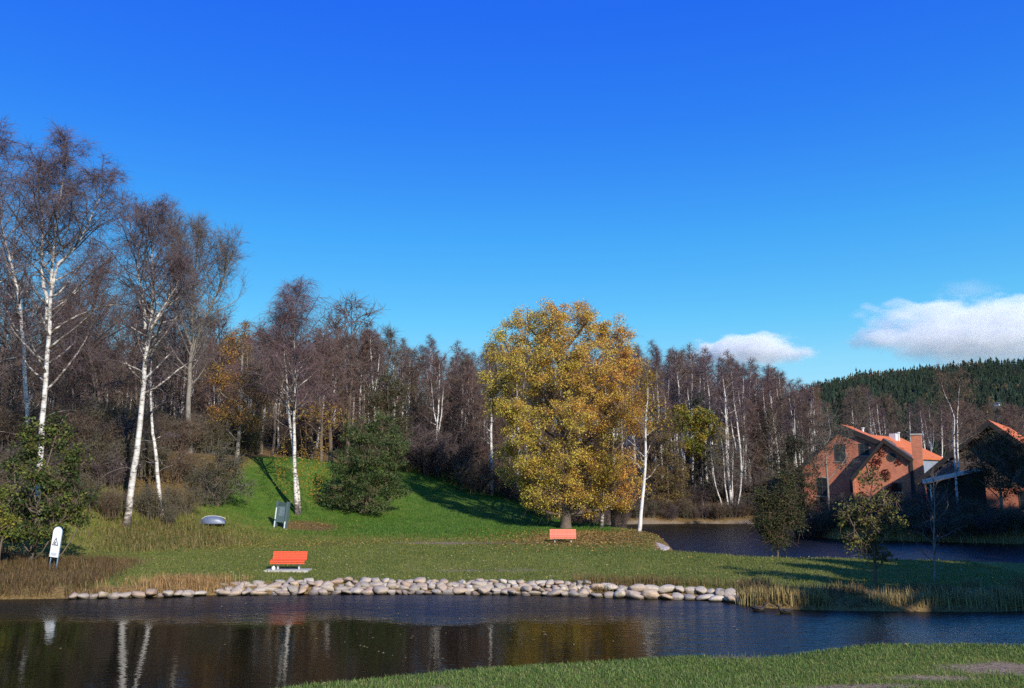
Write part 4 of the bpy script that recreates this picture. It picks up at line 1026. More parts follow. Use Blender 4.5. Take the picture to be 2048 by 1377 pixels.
# ------------------------------------------------------------------ benches
def metal(name, col, rough=.45, m_=.0): return plain(name, col, rough, .18, 6, m_, .1)
M_or1 = plain('orange_paint', (.74, .085, .030), .5, .16, 2.5, bmp=.1)
M_or2 = plain('faded_orange_paint', (.78, .20, .125), .6, .16, 2.5, bmp=.1)
M_galv = metal('galvanised', (.50, .49, .46)); M_black = metal('black_iron', (.03, .03, .03))
M_conc = plain('concrete', (.40, .38, .34), .9, .25, 3)
def bench(loc, rz, mat, label, slab):
    o = empty('park_bench', loc, rz); Lh = .84
    # slats on a curve: front lip, seat, backrest (local: -y faces the water)
    prof = [(-.25, .30, 80), (-.27, .38, 60), (-.22, .445, 8), (-.11, .45, 2), (0, .445, 0), (.10, .45, 20), (.145, .50, 74), (.165, .575, 76), (.185, .65, 77), (.205, .725, 78), (.225, .80, 80)]
    sl = MB(); sl.box(-Lh, Lh, -.029, .029, -.015, .015); me = sl.mesh('slat', mat)
    for y, z, a in prof:
        s = link('slat', me, o); s.location = (0, y, z); s.rotation_euler = (R(a), 0, 0)
    for sx in (-1, 1):
        x = sx * .52
        lg = MB(); lg.box(x - .035, x + .035, -.05, .05, 0, .27); lg.build('leg', M_galv, o)
        br = MB(); br.tube([(x, -.225, .28), (x, -.235, .37), (x, -.19, .415), (x, 0, .41), (x, .11, .42), (x, .175, .52), (x, .25, .79)], .022, 5); br.box(x - .02, x + .02, -.22, .10, .27, .31)
        br.build('bracket', M_black, o)
    tag(o, label, 'bench')
    return o
b = hit(577, 1142); b1 = b.copy()
bench(b + Vector((0, 0, .06)), R(-3), M_or1, 'bright orange slatted bench on a concrete slab above the boulders', True)
sb = MB(); sb.box(-1.05, 1.05, -.55, .4, -.1, .06); o = sb.build('concrete_slab', M_conc); o.location = b; tag(o, 'thin grey concrete slab under the bright orange bench', 'slab')
mb = MB(); V, Fc = ico(2); V = V * np.array([.085, .08, .11]) * (1 + .18 * np.sin(V[:, [1, 2, 0]] * 5)); mb.add(V, Fc)
o = mb.build('crumpled_paper', plain('white_paper', (.8, .8, .78), .8, .08, 9), smooth=False); o.location = b + Vector((-.66, -.3, .14)); tag(o, 'small white crumpled lump beside the leg of the bright orange bench', 'litter')
b = hit(1126, 1086)
bench(b, R(-2), M_or2, 'faded salmon-orange bench on fallen leaves before the big yellow tree', False)

# ------------------------------------------------------------------ warning sign
M_white = plain('white_enamel', (.82, .83, .84), .35, .05, 4, bmp=0); M_blue = metal('blue_steel', (.16, .25, .36)); M_ink = plain('dark_ink', (.03, .03, .06), .5, .1, 4, bmp=0)
b = hit(103, 1141)
o = empty('warning_sign', b, R(20)); o.rotation_euler = (0, R(5.5), R(-14))
hw, z0, z1 = .235, .62, 2.05
arc = [(hw * math.cos(a), z1 - hw + hw * math.sin(a)) for a in np.linspace(0, math.pi, 13)]
outer = [(-hw, z0), (hw, z0)] + arc
pn = MB().prism(outer, -.02, .02).build('panel', M_white, o)
MB().prism([(x * 1.1, z0 - .015 if z == z0 else z + (z - z1 + hw) * .1 if z > z1 - hw else z) for x, z in outer], .022, .05).build('frame', M_blue, o)
def tri(h, cx, cz): return [(cx - h * .5, cz - h * .35), (cx + h * .5, cz - h * .35), (cx, cz + h * .75)]
t1, t2 = tri(.36, 0, 1.30), tri(.25, 0, 1.29)
tm = MB(); V = [(x, -.026, z) for x, z in t1 + t2] + [(x, -.021, z) for x, z in t1 + t2]
tm.add(V, [(0, 1, 4, 3), (1, 2, 5, 4), (2, 0, 3, 5)]); tm.build('warning_triangle', M_ink, pn)
fg = MB(); fg.add([(x, -.026, z) for x, z in [(-.075, 1.235), (-.03, 1.225), (.02, 1.30), (.0, 1.37), (-.045, 1.33)]], [tuple(range(5))]); fg.add([(x, -.026, z) for x, z in [(-.09, 1.215), (.09, 1.215), (.05, 1.235), (-.05, 1.235)]], [(0, 1, 2, 3)])
fg.build('pictogram', M_ink, pn)
M_grey = plain('grey_print', (.36, .37, .50), .5, .1, 4, bmp=0)
for z, w_ in ((1.10, .07), (.80, .17), (.765, .15), (.73, .17), (.695, .12)):
    tx = MB(); tx.box(-w_, w_, -.0245, -.021, z, z + .018); tx.build('printed_line', M_grey, pn)
for sx in (-1, 1):
    MB().tube([(sx * .2, .06, -.3), (sx * .2, .06, 1.6)], .028, 8).build('leg', M_blue, o)
tag(o, 'white round-topped warning sign with triangle on two blue-grey legs', 'sign')

# ------------------------------------------------------------------ information board
b = hit(559, 1057)
M_gg = metal('grey_green_paint', (.075, .115, .12), .5); M_pale = metal('pale_edge', (.62, .66, .66), .5)
o = empty('notice_board', b); o.rotation_euler = (R(-3), R(4), R(-12))
for sx in (-1, 1):
    p_ = MB().box(sx * .40 - .07, sx * .40 + .07, -.045, .30, -.2, 1.92).build('post', M_gg, o)
    e = MB()
    for a, c in (((0.02, .50), (.62, 1.45)) if sx < 0 else ((.02, .50),)): e.box(sx * .40 - .055, sx * .40 + .03, -.052, -.046, a, c)
    e.build('edge_strip', M_pale, p_)
MB().box(-.33, .33, .05, .09, .50, 1.62).build('panel', M_gg, o)
MB().box(-.33, .33, .0, .10, 1.64, 1.84).build('header', metal('dark_grey_green', (.045, .07, .075)), o)
MB().box(-.33, .33, .0, .10, .42, .50).build('rail', M_gg, o)
pp = MB().box(-.22, .20, .044, .049, .86, 1.5); pp.build('poster', plain('faded_print', (.13, .17, .19), .5, .5, 5), o)
tag(o, 'grey-green notice board on two wide posts beside the twin-trunked birch', 'board')

# ------------------------------------------------------------------ upturned boat
b = hit(424, 1052)
n_, k_ = 15, 12; V = []
for i in range(n_):
    u = i / (n_ - 1); w_ = .46 * (1 - (abs(u - .58) / .6) ** 2.4); hgt = .52 * (1 - (abs(u - .5) / .56) ** 3)
    if u < .5: w_ = .46 * (1 - ((.5 - u) / .5) ** 2.2) + .012
    else: w_ = .46 * (1 - .35 * ((u - .5) / .5) ** 2)
    for j in range(k_):
        a = math.pi * j / (k_ - 1); V.append(((u - .5) * 1.75, w_ * math.copysign(abs(math.cos(a)) ** .7, math.cos(a)), max(.03, hgt) * abs(math.sin(a)) ** .75))
qd = np.array([(i * k_ + j, i * k_ + j + 1, (i + 1) * k_ + j + 1, (i + 1) * k_ + j) for i in range(n_ - 1) for j in range(k_ - 1)])
o = empty('rowing_boat', b + Vector((0, 0, .12)), R(10)); hb = MB(); hb.add(V, qd); hb.add(V[-k_:], [tuple(range(k_))])
hb.build('hull', plain('blue_grey_gelcoat', (.11, .135, .21), .4, .12, 2, bmp=.05), o, True)
MB().tube(spline([(-.86, 0, .1), (-.55, 0, .46), (0, 0, .535), (.55, 0, .47), (.88, 0, .33)], 12), .022, 5).build('keel', M_galv, o)
gw = [v for i, v in enumerate(V) if i % k_ == 0]; gw2 = [v for i, v in enumerate(V) if i % k_ == k_ - 1]
MB().tube(gw, .025, 5).tube(gw2, .025, 5).build('gunwale', metal('dark_blue_rubber', (.03, .04, .07)), o)
tag(o, 'upturned blue-grey boat lying in long grass at the foot of the slope', 'boat')

# ------------------------------------------------------------------ blue road signs at the top of the slope
def road_sign(px, py, Y, dia, label):
    p = at_y(px, py, Y); g0 = gzf(p.x, Y)
    o = empty('road_sign', (p.x, Y, g0), R(-8)); h = p.z - g0
    MB().tube([(0, .05, -.3), (0, .05, h + dia * .5)], .03, 8).build('pole', M_galv, o)
    a = np.linspace(0, 2 * math.pi, 25)[:-1]
    MB().prism([(dia / 2 * math.cos(t_), h + dia / 2 * math.sin(t_)) for t_ in a], -.012, .012).build('rim', M_white, o)
    d = MB().prism([(dia * .45 * math.cos(t_), h + dia * .45 * math.sin(t_)) for t_ in a], -.017, -.0125).build('disc', plain('sign_blue', (.02, .06, .42), .4, .05, 4, bmp=0), o)
    s = dia
    fg = MB()
    for x, z, r in ((-.12, .22, .055), (.13, .16, .045)): fg.add([(x * s + r * s * math.cos(t_), -.019, h + z * s + r * s * math.sin(t_)) for t_ in a], [tuple(range(24))])
    for poly in ([(-.19, -.02), (-.06, -.02), (-.06, .15), (-.19, .15)], [(-.19, -.28), (-.13, -.28), (-.11, -.02), (-.17, -.02)], [(-.09, -.28), (-.03, -.28), (-.07, -.02), (-.12, -.02)], [(.08, -.24), (.19, -.24), (.17, .10), (.09, .10)]):
        fg.add([(x * s, -.019, h + z * s) for x, z in poly], [(0, 1, 2, 3)])
    fg.build('figures', M_white, d)
    return tag(o, label, 'sign')
road_sign(598, 921, 92, .64, 'round blue and white road sign behind the twin-trunked birch')
road_sign(424, 917, 90, .62, 'round blue and white road sign half hidden above the dusky olive shrub')

# ------------------------------------------------------------------ ducks
M_duck = plain('duck_feathers', (.02, .016, .013), .7, .5, 14); M_bill = plain('duck_bill', (.16, .11, .03), .5, .1, 8, bmp=0); M_head = plain('duck_head', (.012, .02, .016), .4, .3, 10, bmp=0)
def duck(px, py, rz, label):
    b = at_y(px, py, 1.0); d = ray(px, py); t = -CAMZ / d.z; x, y = d.x * t, d.y * t
    o = empty('duck', (x, y, 0), rz)
    P = [(-.29, 0, .13), (-.22, 0, .10), (-.12, 0, .065), (0, 0, .055), (.10, 0, .065), (.165, 0, .10), (.195, 0, .155), (.205, 0, .205), (.225, 0, .24), (.265, 0, .245), (.30, 0, .235)]
    r = [.008, .045, .085, .098, .09, .065, .042, .036, .048, .046, .018]
    mb = MB(); mb.tube(spline(P, 28), np.interp(np.linspace(0, 10, 28), range(11), r), 10)
    mb.V[0][:, 1] *= 1.12
    bd = mb.build('body', M_duck, o, True)
    MB().tube([(.285, 0, .232), (.32, 0, .222), (.355, 0, .218)], [.018, .014, .010], 8).build('bill', M_bill, bd)
    for s in (-1, 1):
        w_ = MB(); w_.tube(spline([(.08, s * .095, .09), (-.05, s * .105, .10), (-.2, s * .06, .12), (-.27, s * .025, .135)], 8), [.02, .042, .04, .036, .03, .022, .014, .004], 6); w_.build('wing', M_duck, bd, True)
    return tag(o, label, 'duck')
duck(1517, 1222, R(-12), 'dark duck on the water by the reeds, further from the sapling')
duck(1570, 1226, R(170), 'dark duck on the water by the reeds, nearer the sapling')
# ------------------------------------------------------------------ brick houses
def brick_mat():
    m, t, b = nt('brick')
    tc = N(t, 'ShaderNodeTexCoord'); sep = N(t, 'ShaderNodeSeparateXYZ'); L(t, tc.outputs['Object'], sep.inputs[0])
    cx = N(t, 'ShaderNodeCombineXYZ'); L(t, math_(t, 'ADD', sep.outputs[0], sep.outputs[1]), cx.inputs[0]); L(t, sep.outputs[2], cx.inputs[1])
    bt = N(t, 'ShaderNodeTexBrick'); L(t, cx.outputs[0], bt.inputs['Vector'])
    bt.inputs['Scale'].default_value = 1.0; bt.inputs['Brick Width'].default_value = .25; bt.inputs['Row Height'].default_value = .078; bt.inputs['Mortar Size'].default_value = .011
    bt.inputs['Color1'].default_value = (.50, .125, .055, 1); bt.inputs['Color2'].default_value = (.62, .19, .09, 1); bt.inputs['Mortar'].default_value = (.42, .26, .18, 1); bt.inputs['Bias'].default_value = -.2
    n1 = noise(t, .7, 5, tc.outputs['Object']); n2 = noise(t, 3.5, 4, tc.outputs['Object'])
    c = mixc(t, .7, bt.outputs['Color'], ramp(t, n1.outputs[0], [(.3, (.62, .6, .6)), (.5, (1, 1, 1)), (.7, (1.2, 1.18, 1.15))]).outputs[0], 'MULTIPLY')
    c = mixc(t, .5, c, ramp(t, n2.outputs[0], [(.3, (.65, .65, .65)), (.7, (1.2, 1.2, 1.2))]).outputs[0], 'MULTIPLY')
    L(t, c, b.inputs['Base Color']); b.inputs['Roughness'].default_value = .9; bump(t, b, bt.outputs['Fac'], .3, -.01)
    return m
def tile_mat(name, c1, c2):
    m, t, b = nt(name)
    tc = N(t, 'ShaderNodeTexCoord')
    w1 = N(t, 'ShaderNodeTexWave', wave_type='BANDS', bands_direction='X'); w1.inputs['Scale'].default_value = 1.1; w1.inputs['Distortion'].default_value = .4; L(t, tc.outputs['Object'], w1.inputs[0])
    w2 = N(t, 'ShaderNodeTexWave', wave_type='BANDS', bands_direction='Y', wave_profile='SAW'); w2.inputs['Scale'].default_value = .9; w2.inputs['Distortion'].default_value = .3; L(t, tc.outputs['Object'], w2.inputs[0])
    n1 = noise(t, .9, 6, tc.outputs['Object'], .7)
    c = ramp(t, n1.outputs[0], [(.3, c1), (.65, c2)]).outputs[0]
    c = mixc(t, .5, c, ramp(t, math_(t, 'MULTIPLY', w1.outputs[0], w2.outputs[0]), [(0, (.55, .5, .5)), (.5, (1.1, 1.1, 1.1))]).outputs[0], 'MULTIPLY')
    L(t, c, b.inputs['Base Color']); b.inputs['Roughness'].default_value = .8; bump(t, b, w1.outputs[0], .5, .05)
    return m
M_brick = brick_mat(); M_tile = tile_mat('orange_tile', (.50, .115, .028), (.66, .17, .045)); M_dtile = tile_mat('dark_tile', (.10, .06, .05), (.16, .095, .075))
M_wood = plain('black_timber', (.022, .017, .015), .8, .4, 3); M_brownw = plain('brown_boards', (.10, .07, .055), .85, .35, 2); M_slate = plain('blue_grey_sheet', (.23, .26, .32), .5, .2, 1)
M_glass = plain('window_glass', (.02, .025, .03), .06, .2, 2, bmp=0); M_frame = plain('window_frame', (.05, .055, .05), .6, .2, 5); M_zinc = metal('zinc', (.55, .56, .58), .4)
def window(parent, x, z, w, h, y=0.0, frame=None):
    """set in a gable wall facing -y at local y"""
    fr = MB(); d0, d1, k = y - .03, y + .02, .07
    fr.box(x - w / 2, x + w / 2, d0, d1, z - h / 2, z - h / 2 + k).box(x - w / 2, x + w / 2, d0, d1, z + h / 2 - k, z + h / 2).box(x - w / 2, x - w / 2 + k, d0 - .002, d1, z - h / 2 + k, z + h / 2 - k).box(x + w / 2 - k, x + w / 2, d0 - .002, d1, z - h / 2 + k, z + h / 2 - k)
    fr.box(x - .03, x + .03, d0 - .004, d1, z - h / 2 + k, z + h / 2 - k).box(x - w / 2 + k, x - .03, d0 + .004, d1, z - .025, z + .025).box(x + .03, x + w / 2 - k, d0 + .004, d1, z - .025, z + .025)
    f = fr.build('window', frame or M_frame, parent)
    MB().box(x - w / 2 + k, x + w / 2 - k, y - .008, y + .01, z - h / 2 + k, z + h / 2 - k).build('pane', M_glass, f)
    MB().box(x - w / 2 - .08, x + w / 2 + .08, y - .10, y + .015, z - h / 2 - .07, z - h / 2 - .005).build('sill', M_conc, f)
def gable_house(name, loc, rz, xl, xr, xa, zl, zr, za, depth, wall, tile, over=.5, front=.8, thick=.22, label='', verge=None, low=None):
    """gable facing local -y; eaves zl, zr, ridge at (xa, za), all above loc"""
    o = empty(name, loc, rz)
    MB().prism([(xl, -1.0), (xr, -1.0), (xr, zr), (xa, za), (xl, zl)], 0, depth).build('wall', wall, o)
    for s, (xe, ze) in ((-1, (xl, zl)), (1, (xr, zr))):
        dx, dz = xe - xa, ze - za; ln = math.hypot(dx, dz); ux, uz = dx / ln, dz / ln; nx_, nz_ = -uz * s, ux * s
        if nz_ < 0: nx_, nz_ = -nx_, -nz_
        ex, ez = xe + ux * over, ze + uz * over
        e = .03
        poly = [(xa + nx_ * e * 0, za + e), (ex + nx_ * e, ez + nz_ * e), (ex + nx_ * (thick + e), ez + nz_ * (thick + e)), (xa, za + e + thick / max(.3, nz_))]
        if s > 0: poly = poly[::-1]
        rf = MB().prism(poly[::-1], -front, depth + .4).build('roof', tile, o)
        a0 = (xa, za + e - .12); vb = [(xa, za - .16), (ex, ez - .16), (ex + nx_ * thick * 1.1, ez + nz_ * thick * 1.1), (xa, za + e + thick * 1.25)]
        if s > 0: vb = vb[::-1]
        MB().prism(vb[::-1], -front - .06, -front - .004).build('verge_board', M_wood, rf)
    return tag(o, label, 'house')
def chimney(parent, x, y, w, z0, z1, mat, cap=True):
    c = MB().box(x - w / 2, x + w / 2, y - w / 2, y + w / 2, z0, z1).build('chimney', mat, parent)
    if cap: MB().box(x - w / 2 - .06, x + w / 2 + .06, y - w / 2 - .06, y + w / 2 + .06, z1 + .003, z1 + .14).build('chimney_cap', M_conc, c)
def flue(parent, x, y, z0, z1, r=.11):
    c = MB().tube([(x, y, z0), (x, y, z1)], r, 10).build('flue', M_zinc, parent)
    MB().tube([(x, y, z1 + .003), (x, y, z1 + .12)], r * 1.5, 10).build('flue_cap', M_zinc, c)

# A: gable with deep overhang, round window and chimney
YA = 88.0; g0 = 1.2; x0 = X_at(1762, YA, 950)
lx = lambda px, py=930: (X_at(px, YA, py) - x0) * .93
o = gable_house('brick_house', (x0, YA, g0), R(-28.5), lx(1708), lx(1818), lx(1771), Z_at(955, YA) - g0, Z_at(919, YA) - g0, Z_at(884, YA) - g0, 9, M_brick, M_dtile, over=.35, front=.3, label='red brick house with deep dark gable, round window and a tall square chimney')
for ch in o.children:
    if ch.name.startswith('wall'): wallA = ch
MB().box(lx(1818) + .004, lx(1818) + .30, -.1, 8.9, -1, Z_at(917, YA) - g0).build('side_wall', M_wood, o)
MB().box(lx(1706) - .12, lx(1708) - .004, -.25, 8.9, -1, Z_at(958, YA) - g0).build('side_wall', M_brick, o)
cxr, czr = lx(1784), Z_at(915, YA) - g0; a = np.linspace(0, 2 * math.pi, 21)[:-1]
wf = MB(); ring = [(cxr + r_ * math.cos(t_), y_, czr + r_ * math.sin(t_)) for y_ in (-.05, ) for r_ in (.44, .36) for t_ in a]
wf.add(ring, [(i, (i + 1) % 20, 20 + (i + 1) % 20, 20 + i) for i in range(20)])
rw = wf.build('round_window', M_frame, o)
MB().prism([(cxr + .40 * math.cos(t_), czr + .40 * math.sin(t_)) for t_ in a], -.03, .01).build('dark_pane', M_wood, rw)  # added black disc in place of glass, keeps the round pane dark without reflections
window(o, lx(1792), Z_at(975, YA) - g0, .8, .9, 0)
chimney(o, lx(1834), .6, .93, -1, Z_at(872, YA) - g0, M_brick)
houseA = o
# B: two-storey gable turned to the left
YB = 91.3; g0 = 1.5; pB = at_y(1690, 940, YB)
o = gable_house('brick_house', (pB.x, YB, g0), R(-34), -4.3, 4.3, 0, 4.6, 6.6, Z_at(858, YB) - g0, 4.6, M_brick, M_tile, over=.6, front=.22, thick=.3, label='tall pink-brick gable house with orange tiled roof left of the chimney house')
for x, z, w_, h_ in ((2.0, 6.4, 1.0, 1.25), (-.4, 6.1, 1.1, 1.8), (-2.4, 2.6, 1.1, 1.9), (1.2, 2.2, 1.6, 2.2)): window(o, x, z, w_, h_)
MB().tube([(3.3, -.12, 0), (3.3, -.12, 7.0), (1.4, -.14, 8.1)], .05, 6).build('drainpipe', M_black, o)
# C: long orange roof behind
pl, pr = at_y(1778, 905, 99), at_y(1893, 921, 114)
ang = math.atan2(pr.y - pl.y, pr.x - pl.x); ln = math.hypot(pr.x - pl.x, pr.y - pl.y); g0 = 1.8
o = empty('brick_house', (pl.x, pl.y, g0), ang); ez = 7.3 - g0; rzv = 10.1 - g0
MB().box(.2, ln - .2, .3, 8.7, -1, ez).build('wall', M_slate, o)
rf = MB(); V = [(-.3, 0, ez), (ln, 0, ez), (ln, 9, ez), (-.3, 9, ez), (-.3, 4.5, rzv), (ln - 3.2, 4.5, rzv)]
V2 = [(x, y, z + .2) for x, y, z in V]
rf.add(V2, [(0, 1, 5, 4), (1, 2, 5), (2, 3, 4, 5), (3, 0, 4)]); rf.add(V[:4] + V2[:4], [(3, 2, 1, 0), (0, 1, 5, 4), (1, 2, 6, 5), (2, 3, 7, 6), (3, 0, 4, 7)]); rf = rf.build('roof', M_tile, o)
flue(rf, 2.9, 3.9, rzv - .4, rzv + .75, .15); flue(rf, ln - 6.2, 3.7, rzv - .5, rzv + .65, .15); MB().box(ln - 7.6, ln - 6.7, 3.6, 4.4, rzv - .4, rzv + .55).build('roof_hatch', M_zinc, rf)
tag(o, 'long low house with orange hipped roof, metal flues and blue-grey wall behind the chimney', 'house')
# D: the barn
YD = 79.0; g0 = 1.1; pD = at_y(1990, 960, YD)
o = gable_house('barn', (pD.x, YD, g0), R(-36), -5.9, 5.9, 0, Z_at(962, YD) - g0, Z_at(962, YD) - g0, Z_at(850, YD) - g0, 14, M_brownw, M_tile, over=.5, front=1.1, thick=.28, label='large barn with dark overhanging gable, orange roof and brick lower wall')
o['category'] = 'barn'
MB().box(-5.8, 5.8, -.12, -.004, -1, 3.0).build('brick_front', M_brick, o)
for i in range(5):
    f = (i + 1) / 6; x = -6.2 * f; z = (Z_at(850, YD) - g0) + ((Z_at(962, YD) - Z_at(850, YD))) * f
    MB().box(x - .12, x + .12, -1.05, .3, z - .42, z - .17).build('purlin', M_wood, o)
for x in (-3.9, 2.4): window(o, x, 1.9, 1.25, 1.7, -.12)
MB().box(.6, 2.0, -.16, -.124, -.3, .75).build('hatch', M_wood, o)
# E: low shed with pale roof edge
YE = 75.5; g0 = 1.1; a_, c_ = at_y(1846, 962, YE), at_y(1962, 934, YE)
o = empty('shed', (a_.x, YE, g0), R(-24)); wE = (c_.x - a_.x) * .93; za, zb = a_.z - g0, c_.z - g0
MB().prism([(.3, -1), (wE, -1), (wE, zb - .3), (.3, za - .3)], .3, 3.2).build('wall', M_wood, o)
rf = MB().prism([(0, za - .26), (wE + .1, zb - .26), (wE + .1, zb + .02), (0, za + .12)], -.35, 3.3).build('roof', M_zinc, o)
MB().prism([(.4, za + .14), (wE * .62, za + .8), (wE * .5, za + 1.75), (2.2, za + 1.55)], .9, 3.2).build('dormer', M_dtile, o)
MB().box(.5, .62, -.1, .0, -.6, za - .3).build('post', M_pale, o)
tag(o, 'low dark shed with pale sloping metal roof edge between the houses and the barn', 'shed')
# creeper
rng = rngf(301); cl = MB()
def creeper(px, py, r_, n):
    cx_, cz_ = lx(px), Z_at(py, YA) - 1.2; f = rng.uniform(0, 1, n) ** .6; an = rng.uniform(0, 6.28, n); r = r_ * YA / F
    P = np.stack([cx_ + f * r * np.cos(an), -.06 + rng.normal(0, .02, n), cz_ + f * r * 1.15 * np.sin(an)], 1)
    cl.leaves(P, .16, rng, np.array([(.16, .03, .025), (.24, .035, .025), (.10, .04, .03)])[rng.integers(0, 3, n)] * rng.uniform(.7, 1.3, (n, 1)), up=0)
for a in [(1782, 990, 16, 420), (1770, 950, 10, 170), (1786, 975, 8, 160), (1752, 925, 12, 160), (1796, 925, 7, 60), (1720, 1000, 14, 260), (1765, 905, 9, 90), (1790, 1000, 10, 200)]: creeper(*a)
o = cl.build('wall_creeper', M_leaf); o.location = houseA.location; o.rotation_euler = houseA.rotation_euler
tag(o, 'dark red creeper climbing the gable wall of the chimney house', 'creeper')
# far cottage on the hillside
x, y = COT; z = float(hillz(np.array([x]), np.array([y]))[0]); pz = z + .6
o = gable_house('cottage', (x, y, pz), R(-50), -3.2, 3.2, 0, 2.6, 2.6, 5.0, 9, plain('white_boards', (.55, .54, .52), .8, .1, 2), M_dtile, label='tiny white cottage on the forested hill', over=.5, front=.5)
MB().box(-3.1, 3.1, .1, 8.9, -8, -1.01).build('foundation', M_conc, o)
for x in (-1.6, 1.6): window(o, x, 1.4, 1.1, 1.2)

# ------------------------------------------------------------------ grass, reeds and leaves
def blades(name, P, hmin, hmax, w, lean, cols, seed, label, bend=0.0):
    rng = rngf(seed); n = len(P)
    h = rng.uniform(hmin, hmax, n); az = rng.uniform(0, 6.28, n); ln = rng.normal(0, lean, n) * h
    d = np.stack([np.cos(az), np.sin(az)], 1); s = np.stack([-np.sin(az + rng.normal(0, .8, n)), np.cos(az)], 1); s /= np.linalg.norm(s, axis=1)[:, None]
    ww = w * rng.uniform(.6, 1.3, n) * .5
    b0 = P - np.c_[s * ww[:, None], np.full(n, .02)]; b1 = P + np.c_[s * ww[:, None], np.full(n, -.02)]
    m = P + np.c_[d * (ln * .35)[:, None], h * .6]; m0 = m - np.c_[s * ww[:, None] * .7, np.zeros(n)]; m1 = m + np.c_[s * ww[:, None] * .7, np.zeros(n)]
    tip = P + np.c_[d * ln[:, None], h * (1 - bend * np.abs(ln) / (h + 1e-6))]
    V = np.stack([b0, b1, m1, m0, tip], 1).reshape(-1, 3); k = (np.arange(n) * 5)[:, None]
    col = np.array(cols)[rng.integers(0, len(cols), n)] * rng.uniform(.75, 1.25, (n, 1)); cc = np.repeat(col, 5, axis=0)
    mb = MB(); mb.add(V, k + np.array([[0, 1, 2, 3]]), cc)
    mb.Fs.append(k + np.array([[3, 2, 4]])); mb.M += [0] * n
    o = mb.build(name, M_blade); return kind(o, 'stuff', label)
def scatter(n, x0, x1, y0, y1, seed, ok=None):
    rng = rngf(seed); x = rng.uniform(x0, x1, n); y = rng.uniform(y0, y1, n); d = wdist(x, y)
    k = d > .05
    if ok is not None: k &= ok(x, y, d, rng)
    x, y = x[k], y[k]; return np.stack([x, y, gz(x, y)], 1)
GRS = [(.09, .165, .03), (.13, .215, .045), (.175, .25, .06), (.25, .25, .09), (.06, .11, .02)]
def near_ok(x, y, d, rng):
    lu, dr, di, li = masks(x, y, d)
    vis = np.abs(x) < y * .62 + .6
    return vis & (rng.uniform(0, 1, len(x)) > di * 1.25) & (vnoise(x, y, .7, 8) + rng.uniform(-.4, .5, len(x)) > .25)
blades('near_grass', scatter(210000, -7, 15, 15.3, 23.3, 401, near_ok), .03, .09, .014, .95, GRS, 402, 'short green grass on the near bank')
def edge_ok(x, y, d, rng): return (d < .5) & (y < 24)
blades('bank_edge_grass', scatter(60000, -7, 15, 15.3, 23.3, 403, edge_ok), .06, .17, .012, .5, GRS + [(.2, .17, .07)], 404, 'longer grass overhanging the near water edge')
def lawn_ok(x, y, d, rng):
    lu, dr, di, li = masks(x, y, d)
    return (np.abs(x) < y * .62) & (d > 1.0) & (rng.uniform(0, 1, len(x)) > np.maximum(di, dr) * .9)
blades('lawn_grass', scatter(120000, -26, 24, 36, 64, 405, lawn_ok), .04, .11, .03, .4, [(.11, .15, .028), (.145, .175, .035), (.20, .19, .05), (.12, .14, .026)], 406, 'mown green lawn grass between the ponds')
blades('slope_grass', scatter(50000, -30, 8, 60, 94, 407, lambda x, y, d, r: (masks(x, y, d)[0] > .3) & (masks(x, y, d)[3] < .5)), .06, .16, .05, .35, [(.05, .135, .013), (.07, .16, .018), (.09, .165, .02)], 408, 'bright green grass on the slope')
DRY = [(.24, .155, .06), (.31, .21, .085), (.19, .115, .045), (.15, .085, .035), (.26, .19, .09)]
def left_ok(x, y, d, rng): return (x < -17.6 + rng.normal(0, .5, len(x)) - .25 * (y - 37)) & (vnoise(x, y, 1.1, 9) > .12)
blades('dry_bank_grass', scatter(26000, -30, -16, 35.5, 47, 409, left_ok), .2, .6, .022, .75, [(.13, .075, .032), (.17, .10, .04), (.10, .06, .028), (.21, .14, .06), (.09, .08, .025)], 410, 'tangled brown dry grass on the bank round the warning sign', .3)
blades('straw_grass', scatter(9000, -18, -11.4, 37, 40, 411, lambda x, y, d, r: (d < 1.9) & (r.uniform(0, 1, len(x)) < blob(x, y, -13.9, 38.6, 1.5, 1.0) + .07 * (d < 1.2))), .2, .48, .02, .4, [(.36, .215, .085), (.30, .17, .065), (.42, .27, .12)], 412, 'straw-coloured grass above the low row of boulders', .3)
blades('hill_foot_grass', scatter(30000, -29, -15.5, 47, 66, 413, lambda x, y, d, r: (blob(x, y, -23.5, 56.5, 4.2, 5) + .25 * blob(x, y, -19, 59, 4, 4) > r.uniform(.15, .9, len(x)))), .2, .65, .03, .75, [(.23, .17, .065), (.17, .145, .045), (.12, .125, .03), (.28, .20, .085), (.10, .11, .025)], 414, 'tall half-dry grass at the foot of the leaning birches', .3)
blades('tuft_grass', scatter(9000, 2.6, 9, 36.4, 40, 415, lambda x, y, d, r: (blob(x, y, 3.8, 38.2, .9, .9) + .8 * blob(x, y, 5.6, 38.2, 1.6, .7) + .35 * (d < 1.7) * (d > .8)) > r.uniform(.1, 1, len(x))), .2, .55, .02, .45, [(.26, .165, .065), (.17, .13, .045), (.11, .12, .03), (.20, .11, .045)], 416, 'dry tufts of grass above the short bank of boulders', .35)
def reed_pts(seed, n, segs, sd):
    rng = rngf(seed); P = np.array(segs, float); i = rng.integers(0, len(P) - 1, n); f = rng.uniform(0, 1, n)[:, None]
    p = P[i] * (1 - f) + P[i + 1] * f + rng.normal(0, 1, (n, 2)) * np.array([.15, sd]); z = np.maximum(gz(p[:, 0], p[:, 1]), -.12)
    return np.c_[p, z]
REED = [(.42, .31, .11), (.36, .26, .10), (.29, .21, .08), (.46, .37, .15)]
blades('reeds', reed_pts(417, 1000, [(9.0, 35.3), (9.8, 34.7), (11, 34.05), (11.8, 33.9)], .16), .3, .62, .026, .2, REED, 418, 'pale upright reeds at the water edge behind the ducks')
